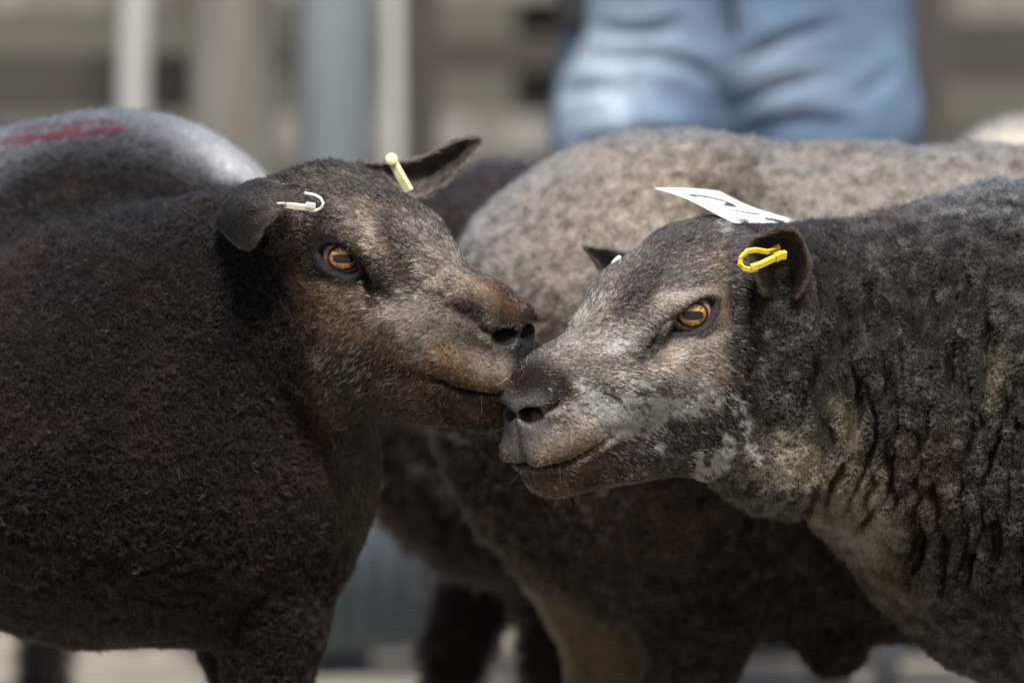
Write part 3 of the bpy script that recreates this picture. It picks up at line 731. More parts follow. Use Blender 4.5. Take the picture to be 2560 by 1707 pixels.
def coat_left(V, N):
    q = HA.loc(V); px = warp(W2P(V), V, 16, 40); n1 = fbm(V * 14, 3); n2 = fbm(V * 60, 2)
    c0 = np.tile(DARK, (len(V), 1)); c0 = lay(c0, BROWN * 0.75, sst(0.0, 0.6, n1) * 0.8)
    c1 = np.tile(np.array([0.026, 0.0235, 0.0245]), (len(V), 1)); p = np.full(len(V), 0.26) + 0.25 * n2
    headm = sst(0.115, 0.0, -q[:, 0] - 0.0) * sst(660, 760, px[:, 0])
    # grey clipped back; pale far-shoulder patch is lighter wool plus a painted white sheen
    back = sst(0.30, 0.42, V[:, 1]) * sst(500, 470, px[:, 1] + 0.06 * px[:, 0] - 12)
    c0 = lay(c0, (0.065, 0.066, 0.072), back); c1 = lay(c1, (0.30, 0.30, 0.32), back); p = p + back * 0.25
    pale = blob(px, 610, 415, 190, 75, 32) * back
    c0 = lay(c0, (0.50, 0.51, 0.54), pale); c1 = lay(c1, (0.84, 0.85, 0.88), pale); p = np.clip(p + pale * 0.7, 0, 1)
    # raddle mark on the back: two red bars
    pr = W2P(V) + 5 * np.stack([noise(V * 90), noise(V * 90 + 9)], 1)
    red = inpoly(pr, [(5, 365), (10, 348), (120, 336), (215, 326), (318, 318), (328, 334), (240, 345), (130, 356), (60, 364)]) | inpoly(pr, [(25, 338), (40, 326), (150, 314), (205, 309), (215, 318), (120, 328)]) | inpoly(pr, [(222, 318), (228, 308), (300, 302), (308, 310), (260, 318)])
    red = red & (V[:, 1] > 0.15); rd = red * (0.75 + 0.25 * n2)
    c0 = lay(c0, (0.10, 0.010, 0.018), rd); c1 = lay(c1, (0.17, 0.02, 0.033), rd)
    # face
    h = sst(690, 760, px[:, 0] - 0.18 * (px[:, 1] - 640)) * sst(0.10, 0.06, np.abs(q[:, 1])) * sst(-0.13, -0.09, q[:, 0])
    c0 = lay(c0, np.array([0.016, 0.0115, 0.009]), h); p = p * (1 - h) + 0.05 * h; c1 = lay(c1, TAN * 0.9, h)
    def add(x, y, rx, ry, a, s, col=None):
        nonlocal p, c1
        m = blob(px, x, y, rx, ry, a) * h * (0.75 + 0.5 * n2); p = p + 0.64 * s * m
        if col is not None: c1 = lay(c1, col, m * 1.4)
    def sub(x, y, rx, ry, a, s):
        nonlocal p
        p = p - s * blob(px, x, y, rx, ry, a) * h * (0.85 + 0.4 * n2)
    add(925, 570, 62, 110, -18, 1.05, TAN * 1.05)            # above and before the eye
    add(875, 550, 22, 50, -40, 0.45, PALEH * 0.7)
    add(1100, 645, 130, 62, 46, 1.0, PALEH * 0.72)          # bridge
    add(1180, 725, 100, 42, 30, 0.8, TAN * 1.2)
    add(1010, 790, 110, 85, 20, 1.2, PALEH * 0.85)                  # cheek
    add(1100, 820, 130, 75, 25, 1.0, PALEH * 0.68)
    add(900, 830, 100, 75, 30, 0.7, TAN * 1.2); add(1180, 860, 80, 50, 20, 0.6, PALEH * 0.8)
    add(810, 730, 75, 40, 20, 0.6, TAN * 0.9)
    add(1180, 930, 120, 50, 15, 0.9, np.array([0.40, 0.25, 0.13]))
    add(1110, 900, 60, 40, 20, 0.6, np.array([0.42, 0.25, 0.12]))
    add(1240, 910, 60, 45, 0, 0.5, PALEH * 0.7)
    add(1180, 1030, 110, 30, 5, 0.55, np.array([0.26, 0.15, 0.08]))
    add(800, 900, 45, 25, -30, 0.35, PALEH); add(790, 1030, 28, 45, -10, 0.33, TAN * 1.05); add(700, 1030, 130, 60, 0, 0.25, np.array([0.15, 0.13, 0.08]))
    sub(990, 610, 26, 95, -24, 0.75)
    sub(925, 705, 38, 60, -20, 1.3); sub(1165, 770, 62, 26, 25, 0.75); sub(1295, 800, 40, 55, 0, 0.8); sub(1000, 960, 110, 45, 8, 0.9); sub(950, 1020, 130, 40, 0, 0.6)
    sub(900, 450, 150, 40, 5, 0.7); sub(760, 600, 60, 130, 0, 0.5)
    rust = (blob(px, 800, 760, 140, 60, 25) + blob(px, 1060, 930, 90, 60, 20) + blob(px, 760, 1040, 60, 60, 0) + blob(px, 1270, 760, 60, 30, 40)) * h
    c0 = lay(c0, (0.085, 0.045, 0.025), rust * 0.9)
    nosed = blob(px, 1288, 862, 52, 50, 0, 2) * h; c0 = lay(c0, (0.018, 0.019, 0.021), nosed); p = p * (1 - nosed)
    qa = q.copy(); qa[:, 1] = np.abs(qa[:, 1]); ins = sst(0.0012, -0.0005, ell(qa, PA['nos'], PA['nr'], PA['nR'])) * h; c0 = lay(c0, (0.003, 0.003, 0.003), ins); p = p * (1 - ins); em = eye_mask(q, PA); lid = sst(0.010, 0.004, em) * h; c0 = lay(c0, (0.014, 0.013, 0.014), lid); p = p * (1 - lid)  # nostril hole coloured black, painting in the shade inside it
    skin = sst(0.004, 0.001, em) * h; c0 = lay(c0, (0.020, 0.018, 0.019), skin)
    return c0, c1, np.clip(p, 0, 1), h, np.maximum(nosed, sst(0.0060, 0.0035, em)), None, nosed * (1 - ins), 5e4 * h * np.clip(blob(px, 840, 900, 120, 60, -20) + blob(px, 800, 1030, 50, 60) + 0.8 * blob(px, 980, 900, 140, 50, 15) + 0.5 * blob(px, 900, 760, 160, 60, 20), 0, 1)

def coat_right(V, N):
    q = HB.loc(V); px0 = warp(W2P(V), V, 60, 18); px = px0 + 40 * np.stack([noise(V * 75 + 3), noise(V * 75 + 44)], 1); n1 = fbm(V * 14, 3); n2 = fbm(V * 60, 2)
    c0 = np.tile(np.array([0.018, 0.0165, 0.016]), (len(V), 1)); c1 = np.tile(np.array([0.15, 0.142, 0.130]), (len(V), 1)); p = 0.30 + 0.4 * n2 + 0.1 * n1
    tanm = blob(px, 1990, 1185, 130, 55, 20) + blob(px, 2190, 1280, 60, 110, -10) + blob(px, 2110, 1060, 40, 80, 0) * 0.8 + blob(px, 2500, 960, 40, 60, 0) * 0.5
    c0 = lay(c0, (0.11, 0.086, 0.050), tanm); c1 = lay(c1, (0.55, 0.46, 0.30), tanm * 1.2); p = p + 0.65 * tanm
    brn = blob(px, 2310, 1180, 110, 140, -20) + blob(px, 2200, 1440, 110, 130, -40) + blob(px, 2170, 520, 150, 40, -8)
    c0 = lay(c0, (0.055, 0.036, 0.025), brn * 0.7); c1 = lay(c1, (0.25, 0.185, 0.13), brn * 0.65)
    edge = blob(px, 2050, 1350, 40, 110, -35); c1 = lay(c1, (0.50, 0.36, 0.27), edge); p = p + edge * 0.4
    tanm = np.clip(tanm, 0, 1); px = warp(W2P(V), V, 14, 40)
    topg = sst(620, 520, px[:, 1]) * sst(2250, 2400, px[:, 0]); c1 = lay(c1, (0.34, 0.33, 0.31), topg); p = p + 0.2 * topg
    h = sst(1960, 1850, px[:, 0] + 0.12 * (px[:, 1] - 780)) * np.maximum(sst(1215, 1190, px[:, 1] - 0.1 * (1800 - px[:, 0])), sst(1800, 1760, px[:, 0])); h = h * sst(-0.135, -0.10, q[:, 0])
    c0 = lay(c0, (0.020, 0.016, 0.015), h); c1 = lay(c1, PALEH, h); p = p * (1 - h) + h * 0.22
    def add(x, y, rx, ry, a, s, col=None):
        nonlocal p, c1
        m = blob(px, x, y, rx, ry, a) * h * (0.75 + 0.5 * n2); p = p + 0.74 * s * m
        if col is not None: c1 = lay(c1, col, m * 1.4)
    def sub(x, y, rx, ry, a, s):
        nonlocal p
        p = p - 1.3 * s * blob(px, x, y, rx, ry, a) * h * (0.85 + 0.4 * n2)
    add(1720, 735, 95, 20, -10, 0.9, PALEH * 0.95); add(1650, 780, 30, 40, 20, 0.8, PALEH)          # above the eye
    add(1740, 860, 105, 65, 0, 1.0, PALEH * 0.95); add(1810, 780, 28, 80, 0, 0.75, TAN * 1.3)
    add(1700, 925, 80, 35, 15, 0.6, TAN); add(1790, 940, 60, 50, 0, 0.4, TAN)
    add(1510, 800, 120, 60, -42, 0.95, PALEH * 0.95); add(1550, 850, 60, 30, -20, 0.5, WHITE * 0.85)
    add(1400, 870, 90, 30, -50, 0.35, PALEH * 0.8); add(1600, 640, 110, 50, -40, 0.35, TAN * 1.4); add(1780, 640, 50, 40, 0, 0.4, TAN)
    add(1640, 1005, 170, 55, -10, 0.42, WHITE * 0.8); add(1560, 960, 80, 50, 20, 0.5, PALEH); add(1465, 1000, 60, 60, 20, 0.7, WHITE * 0.8); add(1500, 1050, 70, 35, 0, 0.6, WHITE * 0.8)
    add(1440, 1080, 110, 55, 0, 0.65, np.array([0.52, 0.42, 0.33])); add(1430, 1125, 90, 30, -15, 0.5, TAN * 1.3); add(1420, 1010, 60, 40, 0, 0.4, PALEH)
    add(1400, 1200, 110, 35, -5, 0.30, TAN * 0.9)
    sub(1590, 720, 40, 100, 35, 0.8); sub(1640, 850, 30, 50, 30, 0.4); sub(1370, 965, 85, 40, 20, 0.8); sub(1880, 900, 55, 260, 0, 1.0); sub(1640, 1130, 160, 38, -12, 1.2); sub(1560, 1180, 150, 25, -5, 0.8)
    sub(1720, 580, 110, 40, 0, 0.5); sub(1600, 1000, 30, 22, 0, 0.6); sub(1520, 985, 40, 20, 30, 0.6)
    # white flecks
    fl = fbm(V * 190, 2) + 0.25 * fbm(V * 60, 2)
    def fleck(pts, w, thr=-0.1):
        d, t = polydist(px, pts); return np.exp(-(d / w) ** 2) * (fl > thr)
    wf = fleck([(1448, 960), (1478, 990), (1505, 1030), (1545, 1062)], 13, -0.25) + fleck([(1560, 1062), (1640, 1040), (1700, 1015), (1775, 990)], 21, 0.0) + fleck([(1640, 1012), (1580, 1000), (1530, 1010)], 18, 0.0)
    wf = wf + fleck([(1740, 1150), (1790, 1140), (1850, 1120), (1890, 1125)], 17, 0.0) + fleck([(1745, 1185), (1800, 1165)], 14, -0.1) + fleck([(1810, 1090), (1818, 1095)], 10, -0.3) + fleck([(1640, 1110), (1645, 1130)], 8, -0.2) + fleck([(1570, 1185), (1600, 1180)], 7, -0.2) + fleck([(1845, 1030), (1860, 1070), (1850, 1000)], 16, 0.1)
    wf = wf + fleck([(1560, 940), (1600, 970)], 14, 0.1) + fleck([(1800, 566), (1815, 572)], 9, -0.3) + fleck([(1470, 1010), (1440, 1030)], 16, 0.05)
    wf = np.clip(wf * 1.2, 0, 1) * (0.35 + 0.65 * (fl > 0.05)) * sst(1960, 1900, px[:, 0])
    c1 = lay(c1, WHITE, wf); p = p + 1.1 * wf
    rust = (blob(px, 1480, 1110, 90, 40, -20) + blob(px, 1760, 930, 100, 40, 10) + blob(px, 1420, 1210, 110, 40, 0) * 0.8) * h
    c0 = lay(c0, (0.085, 0.05, 0.03), rust * 0.8)
    blk = blob(px, 1890, 880, 60, 260, 0) * h; c0 = lay(c0, BLACK, blk)
    nosed = np.maximum(blob(px, 1318, 1040, 68, 58, 0, 2), 0.85 * blob(px, 1300, 1120, 38, 45, 0, 2)) * h
    c0 = lay(c0, (0.085, 0.080, 0.084), nosed); p = p * (1 - 0.8 * nosed)
    pinkin = blob(px, 1338, 1042, 13, 14, 0, 2) * h; c0 = lay(c0, (0.16, 0.06, 0.055), pinkin * 0.8)
    qa = q.copy(); qa[:, 1] = np.abs(qa[:, 1]); ins = sst(0.0012, -0.0005, ell(qa, PB['nos'], PB['nr'], PB['nR'])) * h * (1 - 0.7 * pinkin); c0 = lay(c0, (0.006, 0.004, 0.004), ins); p = p * (1 - ins); em = eye_mask(q, PB); lid = sst(0.0048, 0.0025, em) * h; c0 = lay(c0, (0.030, 0.030, 0.034), lid); p = p * (1 - lid)  # inside of the nostril darkened by colour to stand for shade
    return c0, c1, np.clip(p, 0, 1), h, np.maximum(nosed, sst(0.0042, 0.0025, em)), crease(W2P(V), FOLDS, 9) + 0.9 * crease(W2P(V), FINE, 6.5), nosed * (1 - ins), 1.3e6 * wf * (fl > 0.18) + 6e4 * h * np.clip(blob(px, 1640, 990, 200, 80, -10) + blob(px, 1500, 1060, 80, 60), 0, 1)

def coat_mid(V, N):
    px = warp(W2P(V), V, 20, 25); n1 = fbm(V * 12, 3); n2 = fbm(V * 85, 3)
    top = sst(1080, 520, px[:, 1] + 0.10 * (px[:, 0] - 1600))  # paler upwards: bleached wool tips, with overhead light painted into the coat
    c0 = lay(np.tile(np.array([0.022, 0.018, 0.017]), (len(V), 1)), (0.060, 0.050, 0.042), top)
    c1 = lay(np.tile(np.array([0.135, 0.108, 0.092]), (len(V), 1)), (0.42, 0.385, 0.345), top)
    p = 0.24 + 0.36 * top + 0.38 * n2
    p = p + 0.25 * blob(px, 1650, 1300, 200, 110, 0); gr = blob(px, 1830, 520, 110, 110, 0) * 0.5; p = p - gr
    warm = blob(px, 1700, 470, 150, 80, 0) + blob(px, 1450, 600, 120, 120, 0) * 0.5; c1 = lay(c1, (0.46, 0.37, 0.28), warm * 0.8)
    farleg = ((V[:, 1] > 0.54) & (V[:, 2] < 0.32) & (V[:, 0] < 0.2)) * sst(0.33, 0.29, V[:, 2]); c0 = lay(c0, (0.20, 0.155, 0.10), farleg); c1 = lay(c1, (0.30, 0.24, 0.16), farleg); p = np.where(farleg > 0, 0.5, p)
    return c0, c1, np.clip(p, 0, 1)

def flow_face(H, q, V, N, px):
    """lie of the hair on a head: swept back from the nose and down the cheeks"""
    back = H.d([[-1, 0, -0.10]])[0]; down = np.array([0, 0, -1.0])
    v = back[None] * 1.0 + down[None] * (0.55 + 0.4 * sst(0.0, -0.06, q[:, 2]))[:, None]
    return v

def fur_face(V, F, N, coat, H, HP, parent, seed, dens, length=0.0066, white=(0.74, 0.70, 0.62)):
    c0, c1, p, h, bare = coat[:5]
    d = dens * sst(0.02, 0.25, h) * (1 - bare) * in_view(V, N, -0.5) * (1 - 0.9 * crease(W2P(V), GROOVE_A + GROOVE_B, 7))
    r, (R, n, a0, a1, pp, hh) = sample(V, F, N, d, seed, (c0, c1, p, h)); pp = pp[:, 0]; hh = hh[:, 0]
    q = H.loc(R); t = tangent(flow_face(H, q, V, N, None), n)
    t = tangent(t + 0.55 * nvec(R, 45) + 0.30 * nvec(R, 170, 5.0), n)
    clump = nvec(R, 330, 9.0)
    liftv = 0.07 + 0.10 * r.random(len(R)) + 0.15 * np.clip(noise(R * 60), 0, 1)
    dirs = unit(t + n * liftv[:, None] + 0.16 * clump + 0.07 * r.normal(size=R.shape))
    muzzle = sst(0.10, 0.16, q[:, 0])
    L = length * (0.55 + 0.75 * r.random(len(R))) * (1 - 0.5 * muzzle) * (1 + 0.35 * sst(-0.02, -0.09, q[:, 0]))
    eyed = eye_mask(q, HP); L *= 0.35 + 0.65 * sst(0.002, 0.020, eyed)
    tick = sst(-0.16, 0.16, pp - r.random(len(R)) * 0.9 - 0.04 + 0.75 * noise(R * 420))
    col = a0 + (a1 - a0) * tick[:, None]; col *= (0.65 + 0.7 * r.random(len(R)))[:, None]
    strands('face_hair', R + n * -0.0006, dirs, n, L, (-0.08 * n + 0.08 * clump), col, 0.00030, M_FUR, parent, 0.05, seed)
    wd = coat[7] * in_view(V, N, -0.5) * (1 - bare)
    r, (R, n) = sample(V, F, N, wd, seed + 5, ()); q = H.loc(R); t = tangent(tangent(flow_face(H, q, V, N, None), n) + 0.5 * nvec(R, 60), n)
    L = length * (0.6 + 0.6 * r.random(len(R))) * (1 - 0.35 * sst(0.10, 0.16, q[:, 0]))
    dirs = unit(t + 0.16 * n + 0.15 * nvec(R, 330, 9.0) + 0.10 * r.normal(size=R.shape)); cw = np.array(white)[None] * (0.6 + 0.45 * r.random(len(R)))[:, None]
    strands('light_hair', R + n * 0.0012, dirs, n, L, -0.2 * n, cw, 0.00042, M_FUR, parent, 0.04, seed + 6)
    return len(R)

def fur_wool(V, F, N, coat, parent, seed, dens, length, rad, face=None, curl=0.16, cs=210, name='fleece', down=0.25, bare=None, tight=0.9):
    c0, c1, p = coat[:3]
    d = dens * in_view(V, N, -0.4) * (1 - (sst(0.6, 1.0, face) if face is not None else 0))
    if bare is not None: d = d * (1 - bare)
    if len(coat) > 5 and coat[5] is not None: d = d * np.clip(1 - 0.95 * coat[5], 0, 1)
    r, (R, n, a0, a1, pp) = sample(V, F, N, d, seed, (c0, c1, p)); pp = pp[:, 0]
    cl = nvec(R, cs) + 0.5 * nvec(R, cs * 2.3, 7.0)
    dirs = unit(n + tight * cl + np.array([0, 0, -down]) + 0.22 * r.normal(size=R.shape))
    L = length * (0.6 + 0.6 * r.random(len(R))) * (1 + 0.5 * noise(R * cs * 0.5))
    if len(coat) > 5 and coat[5] is not None: L = L * (1 - 0.75 * crease(W2P(R), FOLDS + FINE, 18))
    tick = sst(-0.25, 0.25, pp - 0.15 - 0.6 * r.random(len(R)) + 0.35 * noise(R * cs * 0.9 + 3) + 0.4 * noise(R * cs * 2.6 + 8))
    col = a0 + (a1 - a0) * tick[:, None]; col *= (0.6 + 0.8 * r.random(len(R)))[:, None]
    stray = r.random(len(R)) < 0.004; L[stray] *= 1.9; col[stray] = col[stray] * 0.4 + np.array([0.16, 0.135, 0.10]) * (0.3 + 0.9 * r.random(stray.sum()))[:, None]
    dirs = unit(dirs + 0.35 * nvec(R, cs * 0.42, 13.0)); L = L * (1 + 0.45 * noise(R * cs * 0.35 + 5))
    strands(name, R - n * 0.001, dirs, n, L, 0.5 * nvec(R, cs * 1.7, 3.0), col, rad, M_WOOL, parent, curl, seed)
    return len(R)
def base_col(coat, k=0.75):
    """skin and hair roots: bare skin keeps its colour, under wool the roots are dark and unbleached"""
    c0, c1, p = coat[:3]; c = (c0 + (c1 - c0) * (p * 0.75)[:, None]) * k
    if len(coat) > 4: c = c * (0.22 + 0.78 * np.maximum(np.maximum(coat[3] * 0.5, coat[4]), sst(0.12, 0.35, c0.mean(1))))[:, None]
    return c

# ------------------------------------------------------------------ the two sheep in front
def ground_point(V): return (float(V[:, 0].mean()), float(V[:, 1].mean()), 0.0)
sheepA = empty('sheep', ground_point(VA), 'dark brown sheep on the left, tan-ticked face, cream ear tags, red marks on back', 'sheep', 'sheep in the pen')
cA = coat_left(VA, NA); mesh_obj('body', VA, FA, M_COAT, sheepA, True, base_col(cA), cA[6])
n = fur_face(VA, FA, NA, cA, HA, PA, sheepA, 11, 2.4e6)
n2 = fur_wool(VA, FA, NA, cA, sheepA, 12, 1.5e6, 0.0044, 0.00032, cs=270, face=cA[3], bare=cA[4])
print('fur A', n, n2, time.time() - T0)
make_eye(HA, sheepA, 1, CAM - HA.o + np.array([0.0, 0, -0.5]), 'amber eye with a wide horizontal pupil'); make_eye(HA, sheepA, -1, np.array([1.0, 0.2, 0]), 'far eye hidden behind the bridge of the nose')

sheepB = empty('sheep', ground_point(VB), 'dark grey sheep on the right with white-flecked face and wrinkled woolly neck', 'sheep', 'sheep in the pen')
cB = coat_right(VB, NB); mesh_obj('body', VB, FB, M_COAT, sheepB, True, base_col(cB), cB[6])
n = fur_face(VB, FB, NB, cB, HB, PB, sheepB, 21, 2.4e6, white=(0.90, 0.89, 0.86))
n2 = fur_wool(VB, FB, NB, cB, sheepB, 22, 1.7e6, 0.0048, 0.00030, cs=280, face=cB[3], bare=cB[4])
print('fur B', n, n2, time.time() - T0)
make_eye(HB, sheepB, 1, CAM - HB.o + np.array([0.9, 0, -0.6]), 'amber eye half covered by the upper lid'); make_eye(HB, sheepB, -1, np.array([-1.0, 0.2, 0]), 'far eye hidden behind the bridge of the nose')

sheepC = empty('sheep', ground_point(VC), 'large grey-brown woolly sheep standing behind the two touching heads', 'sheep', 'sheep in the pen')
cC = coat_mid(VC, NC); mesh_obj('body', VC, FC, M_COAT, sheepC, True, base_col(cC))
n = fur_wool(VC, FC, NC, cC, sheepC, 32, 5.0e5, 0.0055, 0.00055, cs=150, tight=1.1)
print('fur C', n, time.time() - T0)

# ------------------------------------------------------------------ ears
def ear(parent, up, mid, lo, col, seed, thick=0.0042, tipcol=None, inner=None, dens=2.2e6, L=0.005, label=None, toward=None):
    V, F = ear_patch('ear', up, mid, lo, parent, thick); N = vnormals(V, F); V = V + N * (0.0012 * fbm(V * 95, 2))[:, None]; N = vnormals(V, F)
    n = len(V) // 2
    c = np.array([P(*q) for q in mid]); ax = c[-1] - c[0]; ax /= np.linalg.norm(ax)
    t = ((V - c[0]) @ ax) / np.linalg.norm(c[-1] - c[0])
    cc = np.tile(np.array(col), (len(V), 1)); nz = fbm(V * 70, 2)
    if inner is not None:
        cam = ((CAM - V) * N).sum(1) > 0; m = cam * sst(0.15, 0.6, 0.5 + nz); cc = lay(cc, inner, m)
    jj = np.arange(len(V)) % 15; mg = ((jj == 14) | (jj == 0)).astype(float) * 0.6; cc = lay(cc, (0.13, 0.10, 0.085), mg)  # lit edge of the ear painted as a lighter margin
    cc = cc * (1 + 0.45 * nz)[:, None]
    o = mesh_obj('ear', V, F, M_COAT, parent, True, cc * 0.8)
    if label: o['label'] = label
    r, (R, nn, a) = sample(V, F, N, np.full(len(V), dens), seed, (cc,))
    tg = tangent(np.tile(ax, (len(R), 1)) + 0.5 * nvec(R, 90), nn)
    d = unit(tg + 0.25 * nn + 0.2 * r.normal(size=R.shape))
    colr = a * (0.6 + 0.8 * r.random(len(R)))[:, None]; lt = r.random(len(R)) > 0.86; colr[lt] = colr[lt] * 2.5 + 0.02
    strands('ear_hair', R, d, nn, L * (0.5 + 0.8 * r.random(len(R))), -0.15 * nn, colr, 0.00028, M_FUR, o, 0.05, seed)
    return o
ear(sheepA, [(585, 505, .118), (605, 466, .095), (652, 449, .068), (705, 462, .042), (738, 458, .032), (757, 462, .030)],
    [(560, 530, .095), (585, 520, .058), (622, 515, .036), (672, 505, .030), (722, 488, .030), (758, 466, .029)],
    [(548, 565, .112), (575, 598, .085), (624, 622, .046), (662, 566, .024), (706, 516, .022), (758, 472, .027)], (0.042, 0.037, 0.035), 41, thick=0.0058, label='near ear folded forward, its margin pierced by a cream tag')
ear(sheepA, [(890, 405, .195), (985, 406, .205), (1060, 390, .213), (1118, 359, .220), (1155, 346, .225), (1186, 344, .23)],
    [(925, 432, .205), (1000, 442, .222), (1064, 432, .234), (1122, 402, .237), (1162, 374, .234), (1193, 350, .23)],
    [(960, 455, .19), (1028, 492, .20), (1066, 490, .204), (1120, 452, .210), (1165, 404, .218), (1190, 360, .23)], (0.030, 0.024, 0.022), 42, thick=0.0060, L=0.0062, label='far ear pricked out to the side')
ear(sheepB, [(1908, 738, .040), (1886, 684, .018), (1874, 626, .006), (1886, 596, .006), (1932, 581, .010)],
    [(1948, 750, .065), (1950, 690, .066), (1950, 630, .060), (1948, 604, .040), (1958, 578, .020)],
    [(1992, 748, .050), (2018, 704, .042), (2021, 645, .036), (2006, 600, .028), (1985, 576, .020)], (0.035, 0.027, 0.022), 43, inner=(0.14, 0.092, 0.055), label='near ear opening forward, pierced by a yellow tag')
ear(sheepB, [(1580, 640, .17), (1538, 627, .165), (1500, 620, .155), (1463, 616, .145)],
    [(1556, 668, .19), (1520, 656, .185), (1492, 638, .17), (1463, 618, .147)],
    [(1530, 700, .17), (1506, 682, .165), (1485, 651, .155), (1463, 620, .145)], (0.20, 0.185, 0.175), 44, inner=(0.17, 0.13, 0.105), label='far ear tip showing past the forehead')

# ------------------------------------------------------------------ ear tags and number card
CREAM = mat_plain('cream_plastic', (0.72, 0.68, 0.52), 0.35, c2=(0.60, 0.54, 0.38), scale=60)
WHITEP = mat_plain('white_plastic', (0.78, 0.78, 0.75), 0.35, c2=(0.70, 0.70, 0.66), scale=60)
PALEY = mat_plain('pale_yellow_plastic', (0.82, 0.79, 0.48), 0.35, c2=(0.74, 0.70, 0.38), scale=60)
YELLOW = mat_plain('yellow_plastic', (0.78, 0.56, 0.045), 0.32, c2=(0.66, 0.45, 0.03), scale=60)
MINT = mat_plain('mint_plastic', (0.52, 0.72, 0.60), 0.35, scale=60)
def strip(bm, pts, w, t):
    """flat strap of width w (across the view) and thickness t swept along px points"""
    pts = [Vector(P(*q)) for q in pts]; rings = []
    for i, p in enumerate(pts):
        d = (pts[min(i + 1, len(pts) - 1)] - pts[max(i - 1, 0)]).normalized(); b = Vector((0.15, -0.35, 0.9)); b = (b - d * b.dot(d)).normalized(); c = d.cross(b)
        rings.append([bm.verts.new(p + b * w / 2 * x + c * t / 2 * y) for x, y in ((-1, -.7), (-.8, -1), (.8, -1), (1, -.7), (1, .7), (.8, 1), (-.8, 1), (-1, .7))])
    for a, b in zip(rings, rings[1:]):
        for k in range(8): bm.faces.new((a[k], a[(k + 1) % 8], b[(k + 1) % 8], b[k]))
    bm.faces.new(rings[0][::-1]); bm.faces.new(rings[-1])
# left sheep, near ear: loop tag
bm = bmesh.new(); strip(bm, [(688, 512, .030), (710, 512, .024), (750, 517, .020), (788, 522, .018)], 0.0050, 0.0045)
tA = bm_obj('ear_tag', bm, CREAM, sheepA); tA['label'] = 'cream loop tag through the folded near ear'
bm = bmesh.new(); strip(bm, [(766, 512, .017), (776, 513, .016), (787, 515, .0165)], 0.0042, 0.004); bm_obj('tag_clasp', bm, WHITEP, tA)
bm = bmesh.new(); tube(bm, [P(*q) for q in [(694, 462, .070), (712, 466, .060), (740, 476, .040), (766, 484, .026), (788, 488, .018), (802, 496, .014), (808, 508, .013), (804, 519, .015), (792, 526, .018), (774, 528, .020)]], 0.0013, 10); bm_obj('tag_loop', bm, WHITEP, tA, True)
bm = bmesh.new(); strip(bm, [(692, 463, .068), (704, 465, .062), (720, 470, .052)], 0.0042, 0.003); bm_obj('tag_clasp', bm, WHITEP, tA)
# left sheep, far ear: bar tag
bm = bmesh.new(); strip(bm, [(980, 402, .170), (990, 420, .168), (1004, 446, .166), (1022, 478, .166)], 0.0090, 0.004)
tA2 = bm_obj('ear_tag', bm, PALEY, sheepA); tA2['label'] = 'pale yellow bar tag at the root of the far ear'
bm = bmesh.new(); c = Vector(P(979, 399, .168)); tube(bm, [c + Vector((0, -0.002, 0)), c + Vector((0, -0.0045, 0)), c + Vector((0, -0.006, 0))], [0.0056, 0.0058, 0.0045], 20); bm_obj('tag_button', bm, PALEY, tA2, True)
# right sheep, near ear: yellow U tag
bm = bmesh.new(); strip(bm, [(1948, 622, 0.038), (1920, 630, 0.008), (1890, 625, -0.002), (1868, 628, -0.006), (1852, 644, -0.008), (1850, 660, -0.008), (1860, 671, -0.007), (1880, 675, -0.006), (1894, 671, -0.005)], 0.0046, 0.0026)
tB = bm_obj('ear_tag', bm, YELLOW, sheepB); tB['label'] = 'yellow loop tag through the near ear'
bm = bmesh.new(); strip(bm, [(1878, 669, -0.007), (1900, 662, -0.006), (1930, 648, -0.002), (1948, 640, 0.002)], 0.0056, 0.0044); bm_obj('tag_bar', bm, YELLOW, tB)
bm = bmesh.new(); strip(bm, [(1938, 645, -0.001), (1950, 639, 0.001), (1963, 637, 0.004)], 0.0076, 0.0048); bm_obj('tag_clasp', bm, YELLOW, tB)
bm = bmesh.new(); strip(bm, [(1938, 620, 0.034), (1948, 617, 0.032)], 0.005, 0.004); bm_obj('tag_stud', bm, YELLOW, tB)
bm = bmesh.new(); strip(bm, [(1552, 645, .150), (1540, 655, .148), (1534, 664, .148)], 0.006, 0.004); tB2 = bm_obj('ear_tag', bm, MINT, sheepB); tB2['label'] = 'mint tag just showing at the far ear'

